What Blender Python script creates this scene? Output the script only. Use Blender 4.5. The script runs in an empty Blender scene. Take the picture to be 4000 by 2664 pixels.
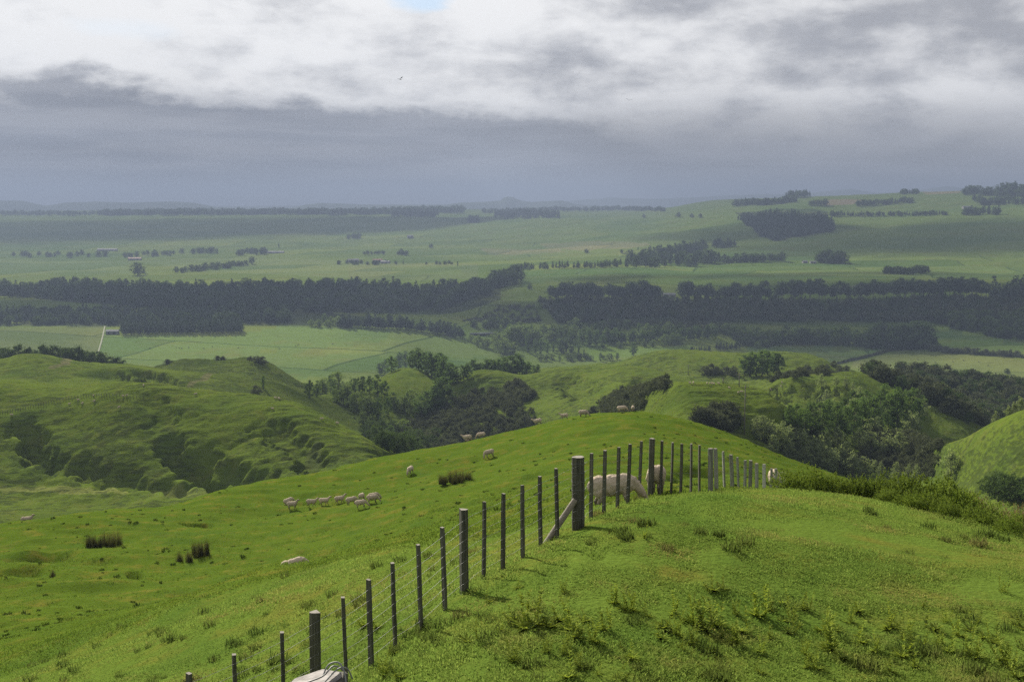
import bpy, bmesh, math, random
import numpy as np
from mathutils import Vector, Matrix

R = math.radians
scene = bpy.context.scene
COL = scene.collection

# ------------------------------------------------------------------ camera
FPX = 2800.0                       # focal length in units of a 2354 px wide frame
PITCH = math.atan(314.0 / FPX)     # true horizon sits at row 470 of 1568
cam = bpy.data.cameras.new("camera")
cam.sensor_width = 36.0
cam.lens = 36.0 * FPX / 2354.0
cam.clip_start = 0.05
cam.clip_end = 60000.0
cam_o = bpy.data.objects.new("camera", cam)
COL.objects.link(cam_o)
cam_o.location = (0, 0, 0)
cam_o.rotation_euler = (math.pi / 2 - PITCH, 0, 0)
scene.camera = cam_o

# ------------------------------------------------------------------ sun, sky, exposure
SUN_EL, SUN_AZ = R(28), R(-23)     # azimuth from +Y (view direction), negative = left
sun_dir = Vector((math.sin(SUN_AZ) * math.cos(SUN_EL), math.cos(SUN_AZ) * math.cos(SUN_EL), math.sin(SUN_EL)))
sl = bpy.data.lights.new("sun", 'SUN')
sl.energy = 5.0
sl.angle = R(0.6)
sl.color = (1.0, 0.93, 0.80)
so = bpy.data.objects.new("sun", sl)
COL.objects.link(so)
so.rotation_euler = sun_dir.to_track_quat('Z', 'Y').to_euler()

scene.view_settings.view_transform = 'Standard'
scene.view_settings.look = 'None'
scene.view_settings.gamma = 1.0
scene.view_settings.use_curve_mapping = False
scene.view_settings.exposure = 1.22
cy = scene.cycles
cy.use_denoising = False
cy.max_bounces = 5
cy.diffuse_bounces = 2
cy.glossy_bounces = 1
cy.transmission_bounces = 3
cy.transparent_max_bounces = 4
cy.volume_bounces = 0
cy.caustics_reflective = False
cy.caustics_refractive = False


class NG:
    """tiny helper to write node graphs as expressions"""
    def __init__(self, tree):
        self.t = tree
        tree.nodes.clear()

    def node(self, typ, **props):
        n = self.t.nodes.new(typ)
        for k, v in props.items():
            setattr(n, k, v)
        return n

    def put(self, sock, v):
        if v is None:
            return
        if isinstance(v, bpy.types.NodeSocket):
            self.t.links.new(v, sock)
        else:
            sock.default_value = v

    def m(self, op, a, b=None, c=None, clamp=False):
        n = self.node('ShaderNodeMath', operation=op, use_clamp=clamp)
        self.put(n.inputs[0], a); self.put(n.inputs[1], b); self.put(n.inputs[2], c)
        return n.outputs[0]

    def vm(self, op, a, b=None):
        n = self.node('ShaderNodeVectorMath', operation=op)
        self.put(n.inputs[0], a); self.put(n.inputs[1], b)
        return n.outputs['Value'] if op in ('DOT_PRODUCT', 'LENGTH') else n.outputs[0]

    def sstep(self, x, lo, hi, a=0.0, b=1.0):
        n = self.node('ShaderNodeMapRange', interpolation_type='SMOOTHSTEP')
        self.put(n.inputs[0], x); self.put(n.inputs[1], lo); self.put(n.inputs[2], hi)
        self.put(n.inputs[3], a); self.put(n.inputs[4], b)
        return n.outputs[0]

    def mix(self, f, a, b, blend='MIX'):
        n = self.node('ShaderNodeMix', data_type='RGBA', blend_type=blend)
        self.put(n.inputs[0], f); self.put(n.inputs[6], a); self.put(n.inputs[7], b)
        return n.outputs[2]

    def noise(self, vec, scale, detail=4, rough=0.5, dist=0.0):
        n = self.node('ShaderNodeTexNoise')
        self.put(n.inputs['Vector'], vec)
        n.inputs['Scale'].default_value = scale
        n.inputs['Detail'].default_value = detail
        n.inputs['Roughness'].default_value = rough
        n.inputs['Distortion'].default_value = dist
        return n.outputs[0]

    def comb(self, x, y, z):
        n = self.node('ShaderNodeCombineXYZ')
        self.put(n.inputs[0], x); self.put(n.inputs[1], y); self.put(n.inputs[2], z)
        return n.outputs[0]


def c4(c):
    return (c[0], c[1], c[2], 1.0)


world = bpy.data.worlds.new("World")
scene.world = world
world.use_nodes = True
g = NG(world.node_tree)
tc = g.node('ShaderNodeTexCoord').outputs['Generated']
sep = g.node('ShaderNodeSeparateXYZ'); g.put(sep.inputs[0], tc)
dx, dy, dz = sep.outputs
hl = g.m('SQRT', g.m('ADD', g.m('MULTIPLY', dx, dx), g.m('MULTIPLY', dy, dy)))
el = g.m('DIVIDE', dz, g.m('MAXIMUM', hl, 0.02))
az = g.m('ARCTAN2', dx, dy)
sky = g.node('ShaderNodeTexSky', sky_type='NISHITA', sun_disc=False)
sky.sun_elevation = SUN_EL
sky.sun_rotation = SUN_AZ
sky.air_density = 1.0
sky.dust_density = 1.5
WS = 0.09
# cloud layers as noise on the sky directions, stretched sideways like a deck seen edge-on
cv = g.comb(g.m('MULTIPLY', dx, 2.4), g.m('MULTIPLY', dy, 2.4), g.m('MULTIPLY', dz, 7.0))
n1 = g.noise(cv, 2.7, 7, 0.50, 0.15)
cv2 = g.vm('ADD', cv, (3.7, 1.2, 8.3))
n2 = g.noise(cv2, 6.0, 7, 0.52, 0.2)
cv3 = g.comb(g.m('MULTIPLY', dx, 2.2), g.m('MULTIPLY', dy, 2.2), g.m('MULTIPLY', dz, 22.0))
n3 = g.noise(cv3, 3.3, 6, 0.5, 0.2)
sdot = g.vm('DOT_PRODUCT', tc, tuple(sun_dir))
toward = g.sstep(sdot, 0.2, 1.0)                 # decks are brighter toward the sun
white = g.mix(toward, c4((0.45, 0.45, 0.456)), c4((0.55, 0.548, 0.545)))
grey = g.mix(toward, c4((0.19, 0.193, 0.206)), c4((0.235, 0.24, 0.258)))
n4 = g.noise(g.comb(g.m('MULTIPLY', dx, 3.0), g.m('MULTIPLY', dy, 3.0), g.m('MULTIPLY', dz, 5.5)), 13.0, 8, 0.62, 0.1)
k = g.m('ADD', g.m('ADD', g.m('MULTIPLY', n1, 0.46), g.m('MULTIPLY', n2, 0.36)), g.m('MULTIPLY', n4, 0.18))
k = g.m('ADD', k, g.m('ADD', g.m('MULTIPLY', g.sstep(az, -0.22, 0.36), -0.125), 0.095))
k = g.m('ADD', k, g.m('MULTIPLY', g.sstep(el, 0.10, 0.17), -0.015))
cl = g.mix(g.sstep(k, 0.36, 0.62), grey, white)
# blue gaps
hole = g.sstep(g.noise(g.vm('ADD', cv, (9.1, 4.4, 2.0)), 1.7, 7, 0.55), 0.64, 0.74)
ha = g.m('DIVIDE', g.m('ADD', az, 0.078), 0.034)
hb = g.m('DIVIDE', g.m('SUBTRACT', el, 0.163), 0.010)
hr = g.m('ADD', g.m('ADD', g.m('MULTIPLY', ha, ha), g.m('MULTIPLY', hb, hb)), g.m('MULTIPLY', g.m('SUBTRACT', n2, 0.5), 4.0))
hole = g.m('MAXIMUM', hole, g.sstep(hr, 1.6, 0.4))
ha = g.m('DIVIDE', g.m('ADD', az, 0.31), 0.05)
hb = g.m('DIVIDE', g.m('SUBTRACT', el, 0.134), 0.008)
hr = g.m('ADD', g.m('ADD', g.m('MULTIPLY', ha, ha), g.m('MULTIPLY', hb, hb)), g.m('MULTIPLY', g.m('SUBTRACT', n2, 0.5), 5.0))
hole = g.m('MAXIMUM', hole, g.m('MULTIPLY', g.sstep(hr, 1.8, 0.0), 0.35))
skyc = g.mix(1.0, sky.outputs[0], (WS, WS, WS, 1), 'MULTIPLY')
skyc = g.mix(0.85, skyc, c4((0.26, 0.37, 0.50)))
allc = g.mix(hole, cl, skyc)
# dark stratus bank along the horizon, ragged upper edge
edge = g.m('SUBTRACT', 0.074, g.m('MULTIPLY', g.m('MAXIMUM', g.m('MINIMUM', az, 0.5), -0.5), 0.055))
edge = g.m('ADD', edge, g.m('MULTIPLY', g.m('SUBTRACT', n1, 0.5), 0.075))
edge = g.m('ADD', edge, g.m('ADD', g.m('ADD', g.m('MULTIPLY', g.m('SUBTRACT', n4, 0.5), 0.030), g.m('MULTIPLY', g.m('SUBTRACT', n2, 0.5), 0.034)), g.m('MULTIPLY', g.m('SUBTRACT', n3, 0.5), 0.022)))
soft = g.sstep(az, -0.1, 0.35, 0.013, 0.030)
d_ = g.m('DIVIDE', g.m('SUBTRACT', edge, el), soft)
bank_m = g.sstep(d_, -0.8, 1.0)
bankc = g.mix(g.sstep(az, -0.35, 0.4), c4((0.145, 0.152, 0.172)), c4((0.186, 0.187, 0.194)))
bankc = g.mix(g.m('MULTIPLY', g.sstep(n3, 0.34, 0.66), 0.75), bankc, c4((0.235, 0.240, 0.258)))
low = g.sstep(el, 0.035, 0.0)
bankc = g.mix(g.m('MULTIPLY', low, 0.5), bankc, c4((0.150, 0.158, 0.178)))
allc = g.mix(bank_m, allc, bankc)
bg = g.node('ShaderNodeBackground')
g.put(bg.inputs[0], allc)
bg.inputs[1].default_value = 0.80
wo = g.node('ShaderNodeOutputWorld')
g.t.links.new(bg.outputs[0], wo.inputs[0])

# ------------------------------------------------------------------ helpers
rs = np.random.RandomState(7)
rnd = random.Random(11)


def tag(o, label=None, cat=None, group=None, kind=None):
    if label: o['label'] = label
    if cat: o['category'] = cat
    if group: o['group'] = group
    if kind: o['kind'] = kind
    return o


def link(name, data=None, parent=None, loc=None, rot=None, scale=None):
    o = bpy.data.objects.new(name, data)
    COL.objects.link(o)
    if parent is not None: o.parent = parent
    if loc is not None: o.location = loc
    if rot is not None: o.rotation_euler = rot
    if scale is not None: o.scale = scale if hasattr(scale, '__len__') else (scale,) * 3
    return o


def mesh_np(name, verts, faces, mats=(), mat_idx=None, smooth=True):
    """faces: (n,3) or (n,4) int array"""
    verts = np.asarray(verts, dtype=np.float32); faces = np.asarray(faces, dtype=np.int32)
    me = bpy.data.meshes.new(name)
    k = faces.shape[1]; n = len(faces)
    me.vertices.add(len(verts)); me.vertices.foreach_set('co', verts.ravel())
    me.loops.add(n * k); me.loops.foreach_set('vertex_index', faces.ravel())
    me.polygons.add(n)
    me.polygons.foreach_set('loop_start', np.arange(0, n * k, k, dtype=np.int32))
    me.polygons.foreach_set('loop_total', np.full(n, k, dtype=np.int32))
    me.polygons.foreach_set('use_smooth', np.full(n, smooth, dtype=bool))
    for m_ in mats: me.materials.append(m_)
    if mat_idx is not None:
        me.polygons.foreach_set('material_index', np.asarray(mat_idx, dtype=np.int32))
    me.update(calc_edges=True)
    me.validate()
    return me


def _h(ix, iy, seed):
    h = (ix * 374761393 + iy * 668265263 + seed * 974711) & 0xFFFFFFFF
    h = ((h ^ (h >> 13)) * 1274126177) & 0xFFFFFFFF
    h = h ^ (h >> 16)
    return (h & 0xFFFF).astype(np.float64) / 32767.5 - 1.0


def vnoise(x, y, seed=0):
    x = np.asarray(x, dtype=np.float64); y = np.asarray(y, dtype=np.float64)
    xf = np.floor(x); yf = np.floor(y)
    ix = xf.astype(np.int64); iy = yf.astype(np.int64)
    u = x - xf; v = y - yf
    u = u * u * u * (u * (u * 6 - 15) + 10); v = v * v * v * (v * (v * 6 - 15) + 10)
    a = _h(ix, iy, seed); b = _h(ix + 1, iy, seed); c = _h(ix, iy + 1, seed); d = _h(ix + 1, iy + 1, seed)
    return (a * (1 - u) + b * u) * (1 - v) + (c * (1 - u) + d * u) * v


def fbm(x, y, seed=0, octv=3):
    t = 0; a = 1.0; s = 0
    for i in range(octv):
        # rotate every octave so that the lattice does not show
        ca, sa = math.cos(0.6 + i * 1.1), math.sin(0.6 + i * 1.1)
        t = t + a * vnoise((x * ca - y * sa) * 2 ** i, (x * sa + y * ca) * 2 ** i, seed + i * 17)
        s += a; a *= 0.5
    return t / s


# ------------------------------------------------------------------ terrain
def py2q(py):
    return math.tan(PITCH + math.atan((py - 784.0) / FPX))


def ray_s(px, py):
    v = (784.0 - py) / FPX
    return ((px - 1177.0) / FPX) / (math.cos(PITCH) + v * math.sin(PITCH))


# each row is one land-form line across the view (near ground, fence line, crests, dips, terraces ...):
# bearing, depression and distance of the line as surveyed from the viewpoint
ROWS = [
 [(-300,4300,1.2),(2700,4300,1.2)],
 [(-300,2090,8),(700,2030,8),(1400,2060,8),(2700,2060,8)],
 # fence line / brow of the near knoll
 [(-300,1900,13),(300,1760,13.6),(538,1700,14.2),(722,1612,14.8),(797,1572,15.0),(853,1535,15.4),(909,1490,15.9),(969,1448,16.2),(1023,1402,16.8),(1069,1360,17.4),(1112,1332,17.9),(1156,1308,18.4),(1202,1280,19.1),(1243,1256,19.6),(1329,1215,20.8),(1388,1180,22),(1443,1155,23.5),(1494,1138,25),(1565,1134,26.3),(1634,1130,27.5),(1700,1126,28.6),(1760,1124,29.3),(1830,1124,29.8),(1900,1131,30),(2050,1156,30),(2200,1190,29),(2354,1226,27.5),(2700,1300,25)],
 [(-300,1640,32),(0,1530,33),(300,1435,34),(690,1303,33),(900,1262,30),(1100,1225,27),(1250,1195,25.5),(1330,1180,25.5),(1420,1152,27),(1494,1133,28.3),(1600,1130,30.5),(1700,1127,32),(1830,1127,33.5),(1900,1137,34),(2050,1166,33.5),(2200,1207,32.5),(2354,1250,31),(2700,1340,28)],
 [(-300,1480,52),(0,1440,52),(300,1402,54),(500,1375,55),(683,1326,56),(850,1262,58),(1000,1200,64),(1200,1135,76),(1400,1098,80),(1600,1100,80),(1800,1112,86),(1950,1150,85),(2150,1260,80),(2354,1400,75),(2700,1500,70)],
 [(-300,1275,88),(0,1262,88),(240,1240,92),(450,1212,102),(770,1160,115),(1050,1097,118),(1300,1030,120),(1470,1010,120),(1600,1030,120),(1800,1080,116),(1950,1130,110),(2150,1290,100),(2354,1450,95),(2700,1540,90)],
 [(-300,1215,104),(0,1205,105),(200,1180,112),(310,1172,118),(400,1165,122),(480,1135,128),(600,1107,135),(750,1082,140),(905,1047,146),(1060,1018,150),(1200,985,155),(1300,962,158),(1400,949,160),(1470,946,160),(1540,955,158),(1640,985,152),(1720,1015,146),(1800,1048,142),(1900,1083,136),(2000,1128,130),(2150,1290,122),(2354,1460,115),(2700,1560,110)],
 # gully behind the paddock
 [(-300,1330,290),(0,1330,295),(400,1290,300),(750,1230,300),(905,1190,310),(1060,1150,400),(1200,1130,400),(1400,1075,370),(1540,1062,340),(1640,1068,330),(1800,1118,330),(1900,1150,330),(2000,1190,315),(2150,1290,280),(2354,1330,220),(2700,1330,200)],
 [(-300,1175,392),(0,1168,392),(300,1152,390),(500,1130,388),(700,1082,386),(860,1056,386),(905,1064,396),(960,1066,540),(1060,1036,620),(1200,1015,640),(1350,985,590),(1450,962,480),(1540,948,415),(1640,978,400),(1720,1008,400),(1800,1055,400),(1900,1078,430),(2000,1085,430),(2100,1090,420),(2200,1110,340),(2354,1150,285),(2700,1150,260)],
 [(-300,874,520),(0,874,520),(167,888,505),(283,878,490),(350,880,485),(433,893,480),(520,902,475),(600,908,470),(667,922,460),(785,978,435),(860,1020,415),(905,1046,412),(960,1040,590),(1060,965,690),(1200,942,700),(1350,930,650),(1450,915,545),(1531,889,455),(1569,879,450),(1636,882,450),(1702,887,450),(1756,899,440),(1782,922,430),(1809,942,425),(1900,985,470),(2000,1005,470),(2100,1018,455),(2162,1029,400),(2186,1019,380),(2269,979,362),(2354,942,350),(2700,830,330)],
 [(-300,892,610),(0,890,610),(167,896,605),(283,892,600),(433,908,595),(600,938,590),(700,962,600),(785,1000,600),(905,1030,620),(960,1000,680),(1060,925,745),(1200,905,750),(1350,890,715),(1450,900,630),(1569,908,565),(1636,908,565),(1702,908,560),(1756,918,545),(1809,940,515),(1900,945,550),(2000,965,555),(2100,985,545),(2162,1050,530),(2269,1060,530),(2354,1040,510),(2700,960,500)],
 [(-300,835,720),(0,825,720),(67,812,720),(133,822,720),(200,833,720),(283,837,710),(333,843,700),(417,852,700),(483,856,700),(560,870,700),(650,885,720),(700,905,740),(800,915,780),(860,880,820),(884,862,840),(937,843,850),(971,851,840),(1007,878,820),(1031,884,800),(1070,862,800),(1104,851,800),(1144,854,800),(1200,864,800),(1301,846,800),(1350,844,800),(1451,839,790),(1484,844,780),(1569,869,720),(1620,882,700),(1700,890,680),(1746,889,650),(1829,862,640),(1889,864,640),(1946,856,650),(1989,859,660),(2052,889,650),(2119,902,640),(2202,936,620),(2256,986,600),(2354,1000,600),(2700,930,600)],
 [(-300,856,800),(0,852,800),(200,857,800),(400,866,790),(560,884,790),(700,915,810),(884,890,940),(937,880,945),(1031,893,900),(1144,878,900),(1301,864,880),(1451,856,860),(1569,878,790),(1700,884,770),(1829,884,760),(1946,878,780),(2052,908,760),(2202,960,740),(2354,970,730),(2700,920,720)],
 [(-300,846,960),(0,846,950),(200,848,950),(300,849,930),(357,845,900),(420,825,900),(490,828,900),(567,820,900),(613,832,890),(650,853,880),(700,884,880),(800,880,1000),(884,868,1050),(1000,862,1060),(1100,864,1060),(1200,852,1050),(1300,842,1000),(1407,835,950),(1511,807,930),(1569,803,930),(1702,811,930),(1782,809,930),(1859,814,930),(1919,839,920),(1960,853,920),(1989,862,920),(2069,852,950),(2202,868,950),(2354,895,920),(2700,880,920)],
 # valley floor
 [(-300,906,1180),(2700,906,1180)],
 [(-300,754,1850),(0,752,1870),(600,745,1930),(900,748,1900),(1000,737,1990),(1177,737,1990),(1400,741,1940),(1560,741,1900),(1900,737,1930),(2150,740,1880),(2354,748,1820),(2700,748,1820)],
 # river terrace edge, terrace back
 [(-300,682,2350),(0,682,2350),(400,672,2400),(800,667,2320),(1000,682,2150),(1100,687,2070),(1250,691,2010),(1560,691,1960),(2000,686,1960),(2354,681,1950),(2700,681,1950)],
 [(-300,588,4300),(0,585,4300),(400,575,4400),(700,565,4500),(900,560,4500),(1177,568,4200),(1400,575,3600),(1600,592,3100),(1800,584,3200),(2000,592,2900),(2354,602,2700),(2700,602,2650)],
 [(-300,498,7500),(0,495,7500),(400,493,7300),(700,491,7000),(900,493,6600),(1050,501,6000),(1177,506,5500),(1500,504,5200),(1690,491,4800),(1850,482,4600),(2000,489,4500),(2354,480,4200),(2700,476,4000)],
 [(-300,487,9000),(0,486,9000),(700,483,9000),(1177,482,8500),(1500,482,8000),(1580,470,7200),(1640,460,6800),(1700,459,6500),(1850,452,6000),(2000,447,5800),(2200,440,5500),(2354,436,5300),(2700,432,5200)],
 [(-300,496,11500),(1177,494,11500),(1500,494,11000),(2000,478,9500),(2700,470,9000)],
 [(-300,474,23000),(2700,474,23000)],
]
#        1.2   5     18    80   400  (noise wavelengths in metres)
AMPS = [(.03, .03, 0, 0, 0), (.04, .05, 0, 0, 0), (.03, .04, 0, 0, 0), (.05, .08, .05, 0, 0),
        (.06, .16, .25, .3, 0), (.06, .14, .22, .3, 0), (.04, .08, .10, 0, 0), (.08, .4, 1.2, 2, 0),
        (.12, .26, 1.3, 2.4, 0), (.10, .12, .6, .6, 0), (.10, .26, 1.2, 1.5, 0), (.05, .16, .6, .5, 0),
        (.0, .5, 1.0, 1.5, 0), (.0, .3, .7, .6, 0), (0, 0, .1, .3, 0), (0, 0, .1, .3, 0),
        (0, 0, .3, 1.2, 0), (0, 0, .4, 5, 7), (0, 0, .6, 6, 10), (0, 0, .3, 3, 5), (0, 0, 0, 2, 6), (0, 0, 0, 0, 3)]
AMPS = np.array(AMPS) * np.array([1.0, 1.5, 1.3, 1.0, 1.0])
NR = len(ROWS)


def pchip_slopes(x, y):
    """x, y: (K, N) -> derivative (K, N), monotone"""
    h = np.diff(x, axis=0); d = np.diff(y, axis=0) / h
    m = np.zeros_like(y)
    same = (d[:-1] * d[1:]) > 0
    w1 = 2 * h[1:] + h[:-1]; w2 = h[1:] + 2 * h[:-1]
    with np.errstate(divide='ignore', invalid='ignore'):
        hm = (w1 + w2) / (w1 / d[:-1] + w2 / d[1:])
    m[1:-1] = np.where(same, hm, 0.0)
    m[0] = d[0]; m[-1] = d[-1]
    return np.nan_to_num(m)


def hermite(x0, x1, y0, y1, m0, m1, x):
    h = x1 - x0; t = (x - x0) / h
    t2 = t * t; t3 = t2 * t
    return (2 * t3 - 3 * t2 + 1) * y0 + (t3 - 2 * t2 + t) * h * m0 + (-2 * t3 + 3 * t2) * y1 + (t3 - t2) * h * m1


SG = np.linspace(-0.85, 0.85, 1701)
SMOOTH = {1: 40, 2: 34, 3: 40, 4: 45, 5: 35, 6: 9, 7: 25, 8: 14}
_rowq, _rowl = [], []
for k_, row in enumerate(ROWS):
    s = np.array([ray_s(p, y) for p, y, Y in row]); q = np.array([py2q(y) for p, y, Y in row]); L = np.log([Y for p, y, Y in row])
    if len(s) == 2:
        s = np.array([s[0], (s[0] + s[1]) / 2, s[1]]); q = np.array([q[0], q.mean(), q[1]]); L = np.array([L[0], L.mean(), L[1]])
    mq = pchip_slopes(s[:, None], q[:, None])[:, 0]; mL = pchip_slopes(s[:, None], L[:, None])[:, 0]
    sc_ = np.clip(SG, s[0], s[-1])
    i = np.clip(np.searchsorted(s, sc_, side='right') - 1, 0, len(s) - 2)
    qq = hermite(s[i], s[i + 1], q[i], q[i + 1], mq[i], mq[i + 1], sc_)
    LL = hermite(s[i], s[i + 1], L[i], L[i + 1], mL[i], mL[i + 1], sc_)
    sg = SMOOTH.get(k_, 6 if k_ < 14 else 14)
    kx = np.arange(-3 * sg, 3 * sg + 1); kw = np.exp(-0.5 * (kx / sg) ** 2); kw /= kw.sum()
    _rowq.append(np.convolve(np.pad(qq, 3 * sg, mode='edge'), kw, 'valid'))
    _rowl.append(np.convolve(np.pad(LL, 3 * sg, mode='edge'), kw, 'valid'))


def row_eval(k, s):
    return np.interp(s, SG, _rowq[k]), np.interp(s, SG, _rowl[k])


def knots(s):
    Q = np.empty((NR, len(s))); L = np.empty((NR, len(s)))
    for k in range(NR):
        Q[k], L[k] = row_eval(k, s)
    for k in range(1, NR):
        L[k] = np.maximum(L[k], L[k - 1] + 0.01)
    return Q, L


CARVES = []      # (segments array (n,4), half width, depth, asym)


def seg_dist(x, y, pts):
    best = np.full(x.shape, 1e9); along = np.zeros(x.shape)
    n = len(pts) - 1
    for i in range(n):
        ax, ay = pts[i]; bx, by = pts[i + 1]
        vx, vy = bx - ax, by - ay
        t = np.clip(((x - ax) * vx + (y - ay) * vy) / (vx * vx + vy * vy), 0, 1)
        d = np.hypot(x - ax - t * vx, y - ay - t * vy)
        m_ = d < best
        best = np.where(m_, d, best); along = np.where(m_, (i + t) / n, along)
    return best, along


def disp(x, y, A):
    z = A[0] * fbm(x / 1.2, y / 0.9, 3, 2) + A[1] * (np.abs(fbm(x / 9.5, y / 4.0, 5, 4)) * 3.4 - 0.8 + .7 * fbm(x / 3.1, y / 1.6, 57, 2)) + A[2] * fbm(x / 24.0, y / 15.0, 9, 3)
    if np.any(A[3] > 0):
        z = z + A[3] * fbm(x / 80.0, y / 80.0, 13, 3)
    if np.any(A[4] > 0):
        z = z + A[4] * fbm(x / 420.0, y / 420.0, 19, 3)
    for pts, hw, dep in CARVES:
        px_, py_ = np.array(pts).T
        box = (x > px_.min() - 3 * hw) & (x < px_.max() + 3 * hw) & (y > py_.min() - 3 * hw) & (y < py_.max() + 3 * hw)
        if box.any():
            d, al = seg_dist(x[box], y[box], pts)
            d = d * (1 + 0.35 * vnoise(x[box] / 5, y[box] / 5, 31))
            d = d + hw * .22 * vnoise(x[box] / 2.3, y[box] / 2.3, 37)
            w = np.clip(1.35 * (1 - d / (hw * .85)), 0, 1); w = w * w * (3 - 2 * w)
            z[box] -= dep * 0.95 * w * np.clip(np.minimum(al * 5, (1 - al) * 5 + 0.35), 0, 1)
    return z


def col_profile(s, L, Q, Lq):
    """z of the land at bearing-tangent s (N,), log distance Lq (N,), knots L,Q (NR,N)"""
    m = pchip_slopes(L, Q)
    n = len(Lq)
    idx = np.clip((L <= Lq[None, :]).sum(0) - 1, 0, NR - 2)
    ar = np.arange(n)
    q = hermite(L[idx, ar], L[idx + 1, ar], Q[idx, ar], Q[idx + 1, ar], m[idx, ar], m[idx + 1, ar], Lq)
    t = np.clip((Lq - L[idx, ar]) / (L[idx + 1, ar] - L[idx, ar]), 0, 1)[:, None]
    A = (AMPS[idx] * (1 - t) + AMPS[idx + 1] * t).T
    return q, A


def ground(x, y):
    x = np.atleast_1d(np.asarray(x, dtype=np.float64)); y = np.atleast_1d(np.asarray(y, dtype=np.float64))
    yy = np.maximum(y, 1.2)
    s = x / yy
    Q, L = knots(s)
    Lq = np.clip(np.log(yy), L[0], L[-1])
    q, A = col_profile(s, L, Q, Lq)
    return -np.exp(Lq) * q + disp(x, y, A)


def hits(px, py, ymin=10.0, ymax=2.2e4):
    """points where sight lines first meet the land beyond ymin"""
    px = np.atleast_1d(np.asarray(px, float)); py = np.atleast_1d(np.asarray(py, float))
    n = len(px)
    s = np.array([ray_s(a, b) for a, b in zip(px, py)]); q0 = np.array([py2q(b) for b in py])
    Lg = np.linspace(math.log(ymin), math.log(ymax), 900)
    out = np.zeros((n, 3))
    for i in range(n):
        yy = np.exp(Lg); xx = yy * s[i]
        z = ground(xx, yy)
        up = (-z / yy) <= q0[i]
        k = int(np.argmax(up)) if up.any() else len(Lg) - 1
        if k > 0:
            f0 = -z[k - 1] / yy[k - 1] - q0[i]; f1 = -z[k] / yy[k] - q0[i]
            t = f0 / (f0 - f1) if f0 != f1 else 0
            t = min(max(t, 0), 1)
            Y = math.exp(Lg[k - 1] + t * (Lg[k] - Lg[k - 1]))
        else:
            Y = yy[0]
        out[i] = (Y * s[i], Y, 0)
    out[:, 2] = ground(out[:, 0], out[:, 1])
    return out


def hit(px, py, ymin=10.0, ymax=2.2e4):
    return Vector(hits([px], [py], ymin, ymax)[0])


def at(px, py, Y):
    return Vector((Y * ray_s(px, py), Y, -Y * py2q(py)))


# erosion scars and gullies on the rough left hill, bays on the middle hills
_c = []
for pl, hw, dep in [
    ([(48, 968), (75, 1000), (85, 1030), (95, 1060), (130, 1075)], 7.5, 6.5),
    ([(368, 1003), (395, 1040), (430, 1075), (470, 1100), (505, 1118)], 7.5, 6.0),
    ([(440, 1035), (480, 1065), (540, 1092), (620, 1112)], 8, 4.5),
    ([(170, 1050), (200, 1075), (210, 1100)], 8, 3.5),
    ([(330, 905), (370, 935), (380, 980)], 8, 2.0),
    ([(580, 960), (640, 1000), (700, 1040), (740, 1080)], 8, 2.5),
    ([(230, 1085), (330, 1115), (440, 1130)], 7, 3.0),
]:
    w = hits([a for a, b in pl], [b for a, b in pl], 250, 700)
    _c.append(([tuple(p[:2]) for p in w], hw, dep))
for pl, hw, dep in [
    ([(1290, 868), (1330, 885), (1350, 910)], 14, 4.0),
    ([(1120, 860), (1090, 885), (1060, 905)], 9, 3.5),
    ([(1490, 862), (1470, 880), (1460, 900)], 14, 3.5),
    ([(1850, 870), (1840, 895), (1850, 925), (1900, 950)], 22, 7.0),
    ([(225, 852), (270, 865), (330, 880)], 14, 4),
    ([(300, 848), (350, 860), (400, 885)], 12, 4.5),
]:
    w = hits([a for a, b in pl], [b for a, b in pl], 520, 1100)
    _c.append(([tuple(p[:2]) for p in w], hw, dep))
for pl, hw, dep in [
    ([(405, 1200), (440, 1203), (478, 1207)], 0.9, 0.9),
    ([(305, 1318), (312, 1326)], 0.5, 0.7),
    ([(60, 1270), (120, 1275), (160, 1280)], 2.6, 0.8),
    ([(20, 1310), (70, 1318)], 2.2, 0.7),
    ([(1640, 1075), (1600, 1085), (1560, 1100)], 2.5, 0.7),
    ([(690, 1265), (715, 1268)], 0.8, 0.5),
]:
    w = hits([a for a, b in pl], [b for a, b in pl], 45, 200)
    _c.append(([tuple(p[:2]) for p in w], hw, dep))
CARVES.extend(_c)

# ------------------------------------------------------------------ materials
MATS = {}


def mat(name):
    m_ = bpy.data.materials.new(name)
    m_.use_nodes = True
    MATS[name] = m_
    return m_, NG(m_.node_tree)


def out(gg, shader):
    o = gg.node('ShaderNodeOutputMaterial')
    gg.t.links.new(shader, o.inputs[0])


def principled(gg, col, rough=0.8, normal=None, spec=0.2, metal=0.0):
    p = gg.node('ShaderNodeBsdfPrincipled')
    gg.put(p.inputs['Base Color'], col)
    gg.put(p.inputs['Roughness'], rough)
    p.inputs['Specular IOR Level'].default_value = spec
    p.inputs['Metallic'].default_value = metal
    if normal is not None: gg.put(p.inputs['Normal'], normal)
    return p.outputs[0]


def bump(gg, h, dist, strength=1.0):
    b = gg.node('ShaderNodeBump')
    gg.put(b.inputs['Height'], h)
    b.inputs['Distance'].default_value = dist
    b.inputs['Strength'].default_value = strength
    return b.outputs[0]


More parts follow.
